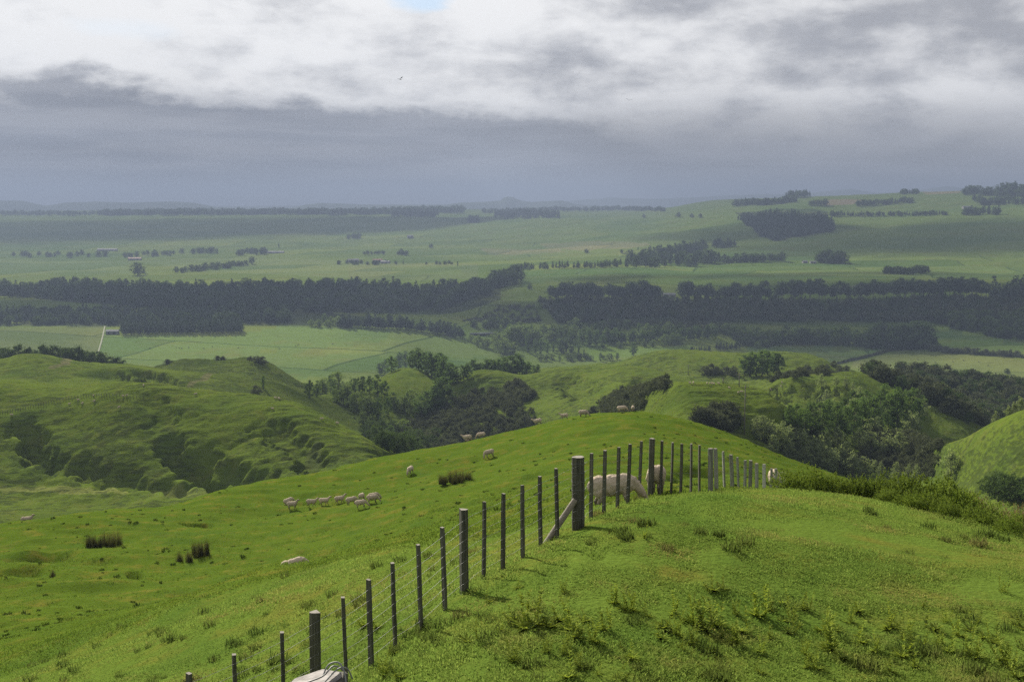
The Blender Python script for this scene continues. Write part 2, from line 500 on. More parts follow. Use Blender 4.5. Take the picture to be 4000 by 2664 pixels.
def pasture_mat(name, scales, bdist, dry, dark, fleck=0, lots=0):
    """grass land: tint attribute, uneven by noise at the given wavelengths"""
    m_, gg = mat(name)
    pos = gg.node('ShaderNodeNewGeometry').outputs['Position']
    a = gg.node('ShaderNodeAttribute', attribute_name='tint').outputs['Color']
    n_a = gg.noise(pos, 1.0 / scales[0], 5, 0.6)
    n_b = gg.noise(pos, 1.0 / scales[1], 4, 0.6, 0.3)
    n_c = gg.noise(gg.vm('ADD', pos, (31, 17, 5)), 1.0 / scales[2], 3, 0.5)
    col = gg.mix(gg.m('MULTIPLY', gg.sstep(n_b, 0.48, 0.72), 0.55), a, c4(dry))
    col = gg.mix(gg.m('MULTIPLY', gg.sstep(n_c, 0.52, 0.30), 0.55), col, c4(dark))
    if lots:
        bk = gg.node('ShaderNodeTexBrick', offset=0.37, squash=1.4, squash_frequency=3)
        vr = gg.node('ShaderNodeVectorRotate', rotation_type='Z_AXIS'); gg.put(vr.inputs[0], pos); vr.inputs['Angle'].default_value = 0.22
        gg.put(bk.inputs['Vector'], gg.vm('ADD', gg.vm('MULTIPLY', vr.outputs[0], (1 / 300., 1 / 300., 0)), gg.vm('MULTIPLY', gg.comb(gg.noise(pos, 1 / 400., 1), gg.noise(gg.vm('ADD', pos, (900, 0, 0)), 1 / 400., 1), 0.0), (.5, .5, 0))))
        bk.inputs['Color1'].default_value = (.62, .74, .70, 1); bk.inputs['Color2'].default_value = (1.34, 1.20, 1.15, 1); bk.inputs['Mortar'].default_value = (.45, .5, .5, 1)
        bk.inputs['Scale'].default_value = 1.0; bk.inputs['Mortar Size'].default_value = 0.010; bk.inputs['Brick Width'].default_value = 1.1; bk.inputs['Row Height'].default_value = 0.62
        bk.inputs['Mortar Smooth'].default_value = .3
        zz = gg.node('ShaderNodeSeparateXYZ'); gg.put(zz.inputs[0], pos)
        flat = gg.sstep(gg.node('ShaderNodeSeparateXYZ').outputs[2], 0, 1) if False else gg.sstep(zz.outputs[2], -112, -128)
        col = gg.mix(gg.m('MULTIPLY', flat, lots), col, gg.mix(1.0, col, bk.outputs[0], 'MULTIPLY'))
    if fleck:
        sp_ = gg.node('ShaderNodeSeparateXYZ'); gg.put(sp_.inputs[0], pos)
        fv = gg.comb(gg.m('MULTIPLY', sp_.outputs[0], 0.13), gg.m('MULTIPLY', sp_.outputs[1], 0.34), gg.m('MULTIPLY', sp_.outputs[2], 0.9))
        fn = gg.noise(fv, 1.0, 6, 0.68)
        big = gg.noise(pos, 1 / 45.0, 3, 0.5)
        col = gg.mix(gg.m('MULTIPLY', gg.sstep(gg.m('ADD', fn, gg.m('MULTIPLY', gg.m('SUBTRACT', big, 0.5), 0.5)), 0.50, 0.57), fleck), col, c4((.026, .036, .013)))
    v = gg.m('ADD', 0.62, gg.m('MULTIPLY', n_a, 0.76))
    col = gg.mix(1.0, col, gg.comb(v, v, v), 'MULTIPLY')
    h = gg.m('ADD', n_a, gg.m('MULTIPLY', n_b, 1.2))
    out(gg, principled(gg, col, 0.9, bump(gg, h, bdist, 0.9), 0.0))
    return m_


M_near = pasture_mat('pasture_near', (0.10, 1.7, 3.3), 0.05, (0.125, 0.105, 0.022), (0.040, 0.075, 0.012))
M_hill = pasture_mat('pasture_hill', (1.1, 6.0, 26.0), 0.35, (0.090, 0.098, 0.024), (0.042, 0.070, 0.014), 0.60)
M_far = pasture_mat('pasture_far', (9.0, 60.0, 330.0), 0.5, (0.100, 0.110, 0.030), (0.040, 0.075, 0.020), 0, 0.8)

# ------------------------------------------------------------------ the land as sheets
SUBS = [4, 10, 26, 56, 60, 40, 46, 16, 70, 200, 40, 90, 36, 56, 26, 64, 44, 80, 70, 30, 10, 6]
s_cols = np.concatenate([np.linspace(-0.80, -0.47, 30)[:-1], np.linspace(-0.47, 0.47, 610), np.linspace(0.47, 0.80, 30)[1:]])
NC = len(s_cols)
KQ, KL = knots(s_cols)
KM = pchip_slopes(KL, KQ)
Ls, Qs, As, Ts = [], [], [], []
for k in range(NR - 1):
    nn = SUBS[k]
    for j in range(nn + (1 if k == NR - 2 else 0)):
        t = j / nn
        Lq = KL[k] * (1 - t) + KL[k + 1] * t
        Qs.append(hermite(KL[k], KL[k + 1], KQ[k], KQ[k + 1], KM[k], KM[k + 1], Lq))
        Ls.append(Lq); As.append(AMPS[k] * (1 - t) + AMPS[k + 1] * t); Ts.append(k + t)
Ls = np.array(Ls); Qs = np.array(Qs); Ts = np.array(Ts)
GA = np.array(As)
GY = np.exp(Ls); GX = GY * s_cols[None, :]
A5 = [np.repeat(GA[:, i:i + 1], NC, axis=1).ravel() for i in range(5)]
GZ = -GY * Qs + disp(GX.ravel(), GY.ravel(), A5).reshape(GY.shape)

TINT = np.zeros(GY.shape + (3,))
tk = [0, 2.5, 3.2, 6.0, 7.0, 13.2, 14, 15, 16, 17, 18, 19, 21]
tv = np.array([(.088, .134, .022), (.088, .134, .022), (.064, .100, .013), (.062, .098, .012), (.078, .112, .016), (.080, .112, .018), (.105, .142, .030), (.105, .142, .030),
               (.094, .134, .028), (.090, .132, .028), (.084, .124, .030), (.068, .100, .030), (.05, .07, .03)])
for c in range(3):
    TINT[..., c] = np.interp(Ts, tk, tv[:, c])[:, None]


def in_poly(x, y, poly):
    r = np.zeros(x.shape, bool)
    n = len(poly); j = n - 1
    for i in range(n):
        xi, yi = poly[i]; xj, yj = poly[j]
        c = ((yi > y) != (yj > y)) & (x < (xj - xi) * (y - yi) / (yj - yi + 1e-12) + xi)
        r ^= c; j = i
    return r


def poly_world(pl, ymin=1150):
    w = hits([a for a, b in pl], [b for a, b in pl], ymin)
    return [tuple(p[:2]) for p in w]


FIELDS = [   # sward or soil colour of single paddocks
    ([(0, 752), (238, 751), (224, 808), (150, 830), (0, 830)], (.125, .135, .046)),
    ([(244, 751), (275, 770), (560, 768), (640, 751), (900, 757), (1060, 780), (760, 800), (400, 812), (230, 808)], (.095, .138, .036)),
    ([(900, 757), (1062, 778), (1140, 820), (900, 822), (700, 806), (880, 790)], (.120, .150, .036)),
    ([(230, 808), (700, 806), (900, 822), (1140, 820), (1000, 850), (700, 870), (300, 840)], (.090, .128, .032)),
    ([(1350, 795), (1600, 795), (1560, 825), (1350, 830)], (.105, .150, .030)),
    ([(1700, 800), (1900, 790), (2060, 800), (1930, 834), (1870, 812)], (.078, .115, .036)),
    ([(1940, 838), (2062, 808), (2160, 808), (2354, 825), (2354, 868), (2000, 852)], (.135, .145, .046)),
    ([(2130, 755), (2354, 782), (2354, 790), (2140, 780)], (.06, .09, .030)),
    ([(2140, 788), (2250, 782), (2354, 792), (2354, 815), (2150, 800)], (.098, .135, .034)),
    ([(0, 598), (300, 600), (300, 628), (0, 630)], (.105, .140, .045)),
    ([(300, 600), (560, 590), (800, 600), (800, 640), (600, 630), (470, 625)], (.12, .15, .048)),
    ([(800, 600), (1100, 605), (1100, 640), (900, 645), (800, 640)], (.125, .145, .050)),
    ([(1100, 570), (1280, 572), (1300, 580), (1120, 584)], (.15, .145, .06)),
    ([(900, 612), (1060, 610), (1060, 630), (900, 632)], (.135, .16, .045)),
    ([(1190, 628), (1600, 615), (1840, 610), (1840, 622), (1200, 656)], (.090, .132, .036)),
    ([(1840, 606), (2010, 612), (2354, 615), (2354, 638), (1700, 645), (1560, 640)], (.088, .125, .034)),
    ([(1590, 588), (1760, 568), (1900, 585), (1800, 600), (1640, 596)], (.10, .14, .038)),
    ([(1240, 560), (1440, 556), (1500, 562), (1440, 572), (1260, 572)], (.145, .145, .062)),
    ([(1860, 464), (1945, 458), (1990, 460), (1960, 470), (1900, 474)], (.15, .115, .07)),
    ([(2120, 442), (2200, 438), (2210, 444), (2130, 448)], (.15, .12, .07)),
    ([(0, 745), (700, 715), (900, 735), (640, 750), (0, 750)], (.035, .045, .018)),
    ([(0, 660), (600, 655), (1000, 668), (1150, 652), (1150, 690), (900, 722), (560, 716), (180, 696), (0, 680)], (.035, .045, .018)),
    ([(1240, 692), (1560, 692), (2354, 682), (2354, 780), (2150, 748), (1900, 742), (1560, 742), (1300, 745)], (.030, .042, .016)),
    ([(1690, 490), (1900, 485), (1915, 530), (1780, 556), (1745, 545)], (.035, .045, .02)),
]
late = Ts > 13.9
ALB = 0.86
yl = GY[late]; xl = GX[late]
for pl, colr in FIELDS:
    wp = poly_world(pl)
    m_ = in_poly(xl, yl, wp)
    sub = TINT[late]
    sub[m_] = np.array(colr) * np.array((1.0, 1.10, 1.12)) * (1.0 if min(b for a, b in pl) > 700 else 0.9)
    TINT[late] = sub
# sheep-worn tracks and benches: paler turf
sub_i = (Ts > 7.5) & (Ts < 13.5)
for pl, hw, colr in [([(0, 1124), (120, 1124), (250, 1128), (400, 1136), (480, 1133)], 2.4, (.135, .155, .04)),
                     ([(120, 846), (150, 838), (190, 830)], 2.5, (.13, .125, .06)),
                     ([(435, 888), (470, 872), (486, 858)], 2.2, (.125, .125, .055)),
                     ([(720, 1075), (722, 1050), (726, 1030)], 2.6, (.085, .11, .03))]:
    w = hits([a for a, b in pl], [b for a, b in pl], 230, 1000)
    d, al = seg_dist(GX[sub_i], GY[sub_i], [tuple(p[:2]) for p in w])
    sub = TINT[sub_i]; sub[d < hw] = colr; TINT[sub_i] = sub


def sheet(name, r0, r1, material):
    X = GX[r0:r1 + 1]; Yv = GY[r0:r1 + 1]; Z = GZ[r0:r1 + 1]
    v = np.stack([X, Yv, Z], -1).reshape(-1, 3)
    nr = r1 - r0 + 1
    i = np.arange(nr - 1)[:, None] * NC + np.arange(NC - 1)[None, :]
    f = np.stack([i, i + 1, i + NC + 1, i + NC], -1).reshape(-1, 4)
    me = mesh_np(name, v, f, [material])
    at_ = me.color_attributes.new('tint', 'FLOAT_COLOR', 'POINT')
    cc = np.ones((len(v), 4), np.float32); cc[:, :3] = TINT[r0:r1 + 1].reshape(-1, 3) * ALB
    at_.data.foreach_set('color', cc.ravel())
    return tag(link(name, me), kind='structure')


cum = np.concatenate([[0], np.cumsum(SUBS)])
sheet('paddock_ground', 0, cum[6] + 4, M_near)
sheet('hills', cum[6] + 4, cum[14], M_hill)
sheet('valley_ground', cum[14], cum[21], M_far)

# far ranges: rounded ridges with their own depth behind the plateau
m_, gg = mat('far_range')
pos = gg.node('ShaderNodeNewGeometry').outputs['Position']
n_ = gg.noise(pos, 1 / 500.0, 5, 0.6)
out(gg, principled(gg, gg.mix(n_, c4((.035, .05, .03)), c4((.07, .085, .04))), 0.95, None, 0.0))
for nm, Y0, prof in [
    ('hills', 12500, [(-400, 468), (0, 462), (60, 462), (110, 474), (160, 466), (220, 464), (300, 466), (400, 464), (450, 466), (500, 477), (600, 481), (660, 481), (700, 472), (740, 467), (790, 469), (860, 471), (950, 473), (1020, 472), (1060, 466), (1120, 464), (1150, 462), (1157, 455), (1164, 452), (1182, 454), (1190, 459), (1220, 465), (1290, 461), (1325, 470), (1400, 476), (1600, 480), (1800, 482), (2800, 482)]),
    ('hills', 17000, [(-400, 472), (600, 474), (900, 470), (1240, 469), (1330, 460), (1400, 455), (1500, 458), (1580, 455), (1660, 450), (1760, 447), (1840, 446), (1950, 434), (2010, 444), (2100, 439), (2170, 428), (2230, 436), (2354, 432), (2800, 436)]),
]:
    px_ = np.array([p for p, y in prof], float); py_ = np.array([y for p, y in prof], float)
    cols = np.linspace(px_[0], px_[-1], 420)
    v = []
    NRR = 17
    for j in range(NRR):
        t = j / (NRR - 1) * 2 - 1
        Yd = Y0 + t * 1400
        for c in cols:
            y_top = np.interp(c, px_, py_)
            ztop = -Y0 * py2q(y_top)
            s_ = (c - 1177.0) / FPX
            zz = -190 + (ztop + 190) * max(0.0, 1 - abs(t) ** 1.6)
            v.append((Yd * s_, Yd, zz))
    v = np.array(v)
    w_ = 1 - np.abs(np.repeat(np.linspace(-1, 1, NRR), len(cols)))
    v[:, 2] += 26 * fbm(v[:, 0] / 500, v[:, 1] / 500, 41, 3) * np.minimum(1, 3 * (1 - w_)) + 3.5 * fbm(v[:, 0] / 120, v[:, 1] / 120, 45, 2)
    n2_ = len(cols)
    i = np.arange(NRR - 1)[:, None] * n2_ + np.arange(n2_ - 1)[None, :]
    f = np.stack([i, i + 1, i + n2_ + 1, i + n2_], -1).reshape(-1, 4)
    tag(link(nm, mesh_np(nm, v, f, [MATS['far_range']])), kind='structure')

# the air: one even box of haze round everything
m_, gg = mat('haze')
pv = gg.node('ShaderNodeVolumePrincipled')
pv.inputs['Color'].default_value = c4((0.170, 0.212, 0.308))
pv.inputs['Density'].default_value = 1.35e-4
pv.inputs['Anisotropy'].default_value = 0.25
o_ = gg.node('ShaderNodeOutputMaterial')
gg.t.links.new(pv.outputs[0], o_.inputs['Volume'])
bm = bmesh.new()
bmesh.ops.create_cube(bm, size=1.0)
bmesh.ops.scale(bm, vec=(44000, 28000, 640), verts=bm.verts)
bmesh.ops.translate(bm, vec=(0, 10500, 0), verts=bm.verts)
me = bpy.data.meshes.new('haze'); bm.to_mesh(me); bm.free()
me.materials.append(m_)
tag(link('haze', me), 'pale blue haze lying over the far valley and hills', 'haze', kind='stuff')

# unseen clouds added above the frame to cast patches of shade over the valley
m_, gg = mat('cloud')
oc = gg.node('ShaderNodeTexCoord').outputs['Object']
rr_ = gg.vm('LENGTH', gg.vm('MULTIPLY', oc, (1, 1, 0)))
dens = gg.sstep(gg.m('ADD', rr_, gg.m('MULTIPLY', gg.m('SUBTRACT', gg.noise(oc, 2.2, 5, .6), .5), .9)), 1.0, .45, 0.0, .72)
df = gg.node('ShaderNodeBsdfDiffuse'); df.inputs[0].default_value = (.8, .8, .8, 1)
tr = gg.node('ShaderNodeBsdfTransparent')
mx = gg.node('ShaderNodeMixShader'); gg.put(mx.inputs[0], dens)
gg.t.links.new(tr.outputs[0], mx.inputs[1]); gg.t.links.new(df.outputs[0], mx.inputs[2])
out(gg, mx.outputs[0])
bm = bmesh.new(); bmesh.ops.create_icosphere(bm, subdivisions=5, radius=1.0)
me = bpy.data.meshes.new('cloud'); bm.to_mesh(me); bm.free()
co = np.empty(len(me.vertices) * 3); me.vertices.foreach_get('co', co); co = co.reshape(-1, 3)
lump = 1 + .16 * fbm(co[:, 0] * 3 + co[:, 2], co[:, 1] * 3 - co[:, 2], 91, 3)
co *= lump[:, None]; co[:, 2] = np.where(co[:, 2] < 0, co[:, 2] * .35, co[:, 2])
me.vertices.foreach_set('co', co.ravel()); me.materials.append(m_); me.update()
for px, py, ym, alt, rx, ry in [(150, 530, 3000, 3000, 2300, 900), (2200, 545, 2400, 2400, 900, 520), (1980, 712, 1500, 2000, 620, 130), (700, 690, 1500, 2000, 700, 160), (850, 515, 4000, 3000, 700, 500), (1900, 632, 1800, 2200, 500, 90), (1700, 530, 3000, 2600, 420, 260), (300, 700, 1500, 2000, 500, 170), (500, 840, 820, 1700, 110, 40)]:
    p = hit(px, py, ym)
    q = p + sun_dir * ((alt - p.z) / sun_dir.z)
    tag(link('cloud', me, None, q, (0, 0, 0), (rx, ry, 110)), kind='stuff')  # added out of view, sunward of the ground it shades
#--OBJECTS--

# ------------------------------------------------------------------ plant building
def foliage_mat(name, a, b, trans=0.25, scale=0.6, rough=0.6):
    m_, gg = mat(name)
    pos = gg.node('ShaderNodeTexCoord').outputs['Object']
    rn = gg.node('ShaderNodeObjectInfo').outputs['Random']
    n_ = gg.noise(pos, scale * 10, 3, 0.6)
    a = tuple(q * 1.5 for q in a); b = tuple(q * 1.95 for q in b)
    col = gg.mix(gg.sstep(n_, 0.35, 0.65), c4(a), c4(b))
    v = gg.m('ADD', 0.72, gg.m('MULTIPLY', rn, 0.56))
    col = gg.mix(1.0, col, gg.comb(v, v, gg.m('ADD', 0.85, gg.m('MULTIPLY', rn, 0.25))), 'MULTIPLY')
    p = principled(gg, col, 0.9, None, 0.02)
    tr = gg.node('ShaderNodeBsdfTranslucent')
    gg.put(tr.inputs[0], gg.mix(0.5, col, c4((b[0] * 1.4, b[1] * 1.4, b[2] * 0.6))))
    mx = gg.node('ShaderNodeMixShader')
    mx.inputs[0].default_value = trans
    gg.t.links.new(p, mx.inputs[1]); gg.t.links.new(tr.outputs[0], mx.inputs[2])
    out(gg, mx.outputs[0])
    return m_


def bark_mat(name, a, b, sx=30.0, sz=3.0):
    m_, gg = mat(name)
    pos = gg.node('ShaderNodeTexCoord').outputs['Object']
    sp = gg.node('ShaderNodeSeparateXYZ'); gg.put(sp.inputs[0], pos)
    v = gg.comb(gg.m('MULTIPLY', sp.outputs[0], sx), gg.m('MULTIPLY', sp.outputs[1], sx), gg.m('MULTIPLY', sp.outputs[2], sz))
    n_ = gg.noise(v, 1.0, 5, 0.6)
    n2_ = gg.noise(pos, 6.0, 3, 0.5)
    rn = gg.node('ShaderNodeObjectInfo').outputs['Random']
    col = gg.mix(gg.sstep(n_, 0.3, 0.7), c4(a), c4(b))
    vv = gg.m('MULTIPLY', gg.m('ADD', 0.65, gg.m('MULTIPLY', n2_, 0.7)), gg.m('ADD', 0.8, gg.m('MULTIPLY', rn, 0.4)))
    col = gg.mix(1.0, col, gg.comb(vv, vv, vv), 'MULTIPLY')
    out(gg, principled(gg, col, 0.85, bump(gg, n_, 0.006), 0.2))
    return m_


M_poplar = foliage_mat('poplar_leaves', (.026, .045, .014), (.050, .080, .022), 0.30)
M_willow = foliage_mat('willow_leaves', (.038, .060, .020), (.070, .098, .030), 0.30)
M_pine = foliage_mat('pine_needles', (.014, .025, .017), (.034, .050, .030), 0.12)
M_broad = foliage_mat('broadleaf_leaves', (.018, .030, .012), (.036, .056, .018), 0.20)
M_sap = foliage_mat('young_poplar_leaves', (.056, .078, .036), (.115, .140, .066), 0.30)
M_scrub = foliage_mat('scrub_leaves', (.026, .033, .018), (.052, .060, .034), 0.15)
M_gorse = foliage_mat('gorse_spines', (.026, .050, .010), (.085, .112, .022), 0.25, 0.9)
M_seed = foliage_mat('seed_head_stems', (.060, .060, .030), (.120, .095, .055), 0.15, 1.2)
M_thistle = foliage_mat('thistle_leaves', (.055, .088, .014), (.125, .150, .028), 0.35, 0.8)
M_rush = foliage_mat('rush_stems', (.020, .028, .012), (.055, .052, .024), 0.15, 0.8)
M_bark = bark_mat('bark', (.05, .042, .034), (.12, .10, .08))


def leaf_quads(P, size, rng, aspect=0.55, up=0.0):
    n = len(P)
    a = rng.normal(size=(n, 3)); a[:, 2] += up
    a /= np.linalg.norm(a, axis=1)[:, None]
    b = rng.normal(size=(n, 3))
    b -= (b * a).sum(1)[:, None] * a
    b /= np.linalg.norm(b, axis=1)[:, None]
    sz = (size * (0.6 + 0.8 * rng.rand(n)))[:, None]
    v = np.stack([P - a * sz, P + b * sz * aspect - a * sz * 0.1, P + a * sz, P - b * sz * aspect + a * sz * 0.1], 1).reshape(-1, 3)
    f = np.arange(n * 4).reshape(n, 4)
    return v, f


def tube(pts, rad, n=6, cap=True):
    pts = [Vector(p) for p in pts]
    vs, fs = [], []
    for i, p in enumerate(pts):
        d = (pts[min(i + 1, len(pts) - 1)] - pts[max(i - 1, 0)]).normalized()
        a = d.orthogonal().normalized() if abs(d.z) > 0.9 else d.cross(Vector((0, 0, 1))).normalized()
        b = d.cross(a)
        r = rad[i] if hasattr(rad, '__len__') else rad
        for k_ in range(n):
            t = 2 * math.pi * k_ / n
            vs.append(p + (a * math.cos(t) + b * math.sin(t)) * r)
    for i in range(len(pts) - 1):
        for k_ in range(n):
            fs.append((i * n + k_, i * n + (k_ + 1) % n, (i + 1) * n + (k_ + 1) % n, (i + 1) * n + k_))
    if cap:
        for base, rev in ((0, True), ((len(pts) - 1) * n, False)):
            c = len(vs); vs.append(pts[0] if rev else pts[-1])
            for k_ in range(n):
                e = (base + k_, base + (k_ + 1) % n)
                fs.append((e[1], e[0], c, c) if rev else (e[0], e[1], c, c))
    return vs, fs


def join(parts):
    V_, F_ = [], []
    o = 0
    for v, f in parts:
        V_.extend([tuple(p) for p in v])
        for q in f:
            q = [i + o for i in q]
            F_.append(q[:3] if len(q) == 4 and q[2] == q[3] else q)
        o += len(v)
    return V_, F_


def mesh_py(name, parts, material, smooth=False):
    V_, F_ = join(parts)
    me = bpy.data.meshes.new(name)
    me.from_pydata(V_, [], F_)
    me.materials.append(material)
    if smooth:
        me.polygons.foreach_set('use_smooth', [True] * len(me.polygons))
    me.update()
    return me


def crown_pts(rng, prof, n_clump, per, clump_r, lo=0.12, solid=0.35, lump=0.36):
    """points of a unit-high crown: prof = [(height, radius)]; clumps spread through the volume, mostly near its skin"""
    hs = np.array([h for h, r in prof]); rr = np.array([r for h, r in prof])
    P = []
    ph = rng.rand(3) * 6.28
    # pick heights by volume
    cand = rng.uniform(hs[0], hs[-1], n_clump * 8)
    w = np.interp(cand, hs, rr); cand = cand[rng.rand(len(cand)) < (w / w.max())][:n_clump]
    for h in cand:
        a = rng.uniform(0, 2 * math.pi)
        r = np.interp(h, hs, rr) * (1 + lump * math.sin(3 * a + ph[0] + 9 * h) + lump * 0.6 * math.sin(5 * a + ph[1] - 14 * h))
        r *= (solid + (1 - solid) * math.sqrt(rng.rand()))
        c = np.array((math.cos(a) * r, math.sin(a) * r, h))
        cr = clump_r * rng.uniform(0.6, 1.3)
        q = rng.normal(size=(per, 3)) * cr * np.array((1, 1, 0.75)) * 0.55 + c
        P.append(q)
    P = np.concatenate(P)
    return P[(P[:, 2] > lo * 0.5)]


KINDS = {
    'poplar':   dict(mat=M_poplar, prof=[(.08, .07), (.2, .16), (.4, .21), (.65, .20), (.85, .13), (1, .03)], nc=60, per=46, cr=.070, leaf=.020, trunk=.016),
    'lombardy': dict(mat=M_poplar, prof=[(.04, .05), (.2, .10), (.5, .115), (.8, .085), (1, .015)], nc=80, per=28, cr=.05, leaf=.018, trunk=.014),
    'willow':   dict(mat=M_willow, prof=[(.05, .25), (.2, .40), (.45, .48), (.7, .42), (.9, .24), (1, .06)], nc=70, per=46, cr=.115, leaf=.028, trunk=.03),
    'pine':     dict(mat=M_pine, prof=[(.12, .14), (.25, .19), (.5, .155), (.75, .10), (.92, .045), (1, .008)], nc=90, per=26, cr=.055, leaf=.020, trunk=.014),
    'old_pine': dict(mat=M_pine, prof=[(.30, .07), (.45, .20), (.62, .27), (.8, .25), (.94, .15), (1, .04)], nc=80, per=34, cr=.085, leaf=.022, trunk=.016),
    'broad':    dict(mat=M_broad, prof=[(.04, .28), (.2, .42), (.5, .48), (.75, .38), (.92, .20), (1, .05)], nc=70, per=48, cr=.115, leaf=.028, trunk=.035),
    'sapling':  dict(mat=M_sap, prof=[(.05, .12), (.2, .24), (.4, .25), (.65, .18), (.85, .09), (1, .015)], nc=70, per=24, cr=.075, leaf=.024, trunk=.014),
    'shrub':    dict(mat=M_scrub, prof=[(.0, .50), (.3, .62), (.6, .52), (.85, .30), (1, .08)], nc=60, per=22, cr=.18, leaf=.055, trunk=.03),
}
TREES = {}
for kn, d in KINDS.items():
    TREES[kn] = []
    for v_ in range(4):
        rng = np.random.RandomState(100 + 13 * v_ + sum(map(ord, kn)))
        pr = [(h, r * rng.uniform(0.85, 1.18)) for h, r in d['prof']]
        P = crown_pts(rng, pr, d['nc'], d['per'], d['cr'])
        vv, ff = leaf_quads(P, d['leaf'], rng, 0.6)
        crown = mesh_np(kn + '_crown', vv, ff, [d['mat']], smooth=False)
        bend = rng.uniform(-.02, .02, 2)
        t = d['trunk']
        parts = [tube([(0, 0, -.06), (bend[0] * .3, bend[1] * .3, .2), (bend[0], bend[1], .5), (0, 0, .85)], [t * 1.3, t, t * .65, t * .15], 6)]
        for b_ in range(6):
            a = rng.uniform(0, 6.28); h0 = rng.uniform(.2, .6)
            rr_ = np.interp(h0 + .15, [h for h, r in pr], [r for h, r in pr]) * .8
            parts.append(tube([(bend[0] * h0, bend[1] * h0, h0), (math.cos(a) * rr_ * .5, math.sin(a) * rr_ * .5, h0 + .09), (math.cos(a) * rr_, math.sin(a) * rr_, h0 + .18)], [t * .5, t * .32, t * .1], 4, False))
        trunk = mesh_py(kn + '_trunk', parts, M_bark, True)
        TREES[kn].append((trunk, crown))
NAMES = {'poplar': 'poplar_tree', 'lombardy': 'poplar_tree', 'willow': 'willow_tree', 'pine': 'pine_tree', 'old_pine': 'pine_tree', 'broad': 'broadleaf_tree', 'sapling': 'young_poplar_tree', 'shrub': 'shrub'}
rt = random.Random(5)


def tree_at(p, h, kind, label, group=None, wide=1.0):
    tr, cr = TREES[kind][rt.randrange(4)]
    o = link(NAMES[kind], None, None, p, (0, 0, rt.uniform(0, 6.28)), (h * wide * rt.uniform(.92, 1.08), h * wide * rt.uniform(.92, 1.08), h))
    tag(o, label, 'shrub' if kind == 'shrub' else 'tree', group)
    o.empty_display_size = 0.1
    link('trunk', tr, o)
    link('crown', cr, o)
    return o


ORD = 'first second third fourth fifth sixth seventh eighth ninth tenth eleventh twelfth thirteenth fourteenth fifteenth sixteenth seventeenth eighteenth nineteenth twentieth twenty-first twenty-second twenty-third twenty-fourth'.split()


def trees(kind, label, group, specs, ymin=150, ymax=2.2e4, wide=1.0):
    """specs: (bearing px, foot row, height px[, distance])"""
    pts = hits([s_[0] for s_ in specs], [s_[1] for s_ in specs], ymin, ymax)
    order = {i: n_o for n_o, i in enumerate(sorted(range(len(specs)), key=lambda i: specs[i][0]))}
    for i_o, (s_, p) in enumerate(zip(specs, pts)):
        lab = label
        if group and 1 < len(specs) <= 24 and max(q_[2] for q_ in specs) >= 18:
            n_o = order[i_o]
            lab = ('leftmost ' if n_o == 0 else 'rightmost ' if n_o == len(specs) - 1 else ORD[n_o] + ' from left, ') + label
        if len(s_) > 3:
            q = at(s_[0], s_[1], s_[3]); p = (q.x, q.y, float(ground(q.x, q.y)[0]))
            h = s_[2] * s_[3] / FPX + max(0.0, q.z - p[2])
        else:
            h = s_[2] * p[1] / FPX
        tree_at((p[0], p[1], p[2] - 0.02 * h), h * rt.uniform(.93, 1.07), kind if isinstance(kind, str) else rt.choice(kind), lab, group, wide)


def line_specs(pl, n, h, jx=4, jy=2, jh=0.2):
    """n feet spread along a polyline of (px, row)"""
    ds = [0]
    for a, b in zip(pl, pl[1:]): ds.append(ds[-1] + math.hypot(b[0] - a[0], b[1] - a[1]))
    o = []
    for i in range(n):
        t = ds[-1] * (i + .5) / n
        x = np.interp(t, ds, [p[0] for p in pl]) + rt.uniform(-jx, jx); y = np.interp(t, ds, [p[1] for p in pl]) + rt.uniform(-jy, jy)
        o.append((float(x), float(y), h * rt.uniform(1 - jh, 1 + jh)))
    return o


# geometry-node scatter for what nobody could count
def scatter_tree():
    ng = bpy.data.node_groups.new('scatter', 'GeometryNodeTree')
    ng.interface.new_socket('Geometry', in_out='INPUT', socket_type='NodeSocketGeometry')
    ng.interface.new_socket('Collection', in_out='INPUT', socket_type='NodeSocketCollection')
    ng.interface.new_socket('Geometry', in_out='OUTPUT', socket_type='NodeSocketGeometry')
    N = ng.nodes.new
    gi = N('NodeGroupInput'); go = N('NodeGroupOutput')
    ip = N('GeometryNodeInstanceOnPoints'); ci = N('GeometryNodeCollectionInfo')
    ci.inputs['Separate Children'].default_value = True; ci.inputs['Reset Children'].default_value = True
    L_ = ng.links.new

    def na(name, typ):
        n = N('GeometryNodeInputNamedAttribute'); n.data_type = typ
        n.inputs['Name'].default_value = name
        return n.outputs['Attribute']
    L_(gi.outputs[0], ip.inputs['Points']); L_(gi.outputs[1], ci.inputs['Collection'])
    L_(ci.outputs[0], ip.inputs['Instance']); ip.inputs['Pick Instance'].default_value = True
    L_(na('vi', 'INT'), ip.inputs['Instance Index'])
    L_(na('rot', 'FLOAT_VECTOR'), ip.inputs['Rotation'])
    L_(na('sc', 'FLOAT_VECTOR'), ip.inputs['Scale'])
    L_(ip.outputs[0], go.inputs[0])
    return ng


SCATTER = scatter_tree()


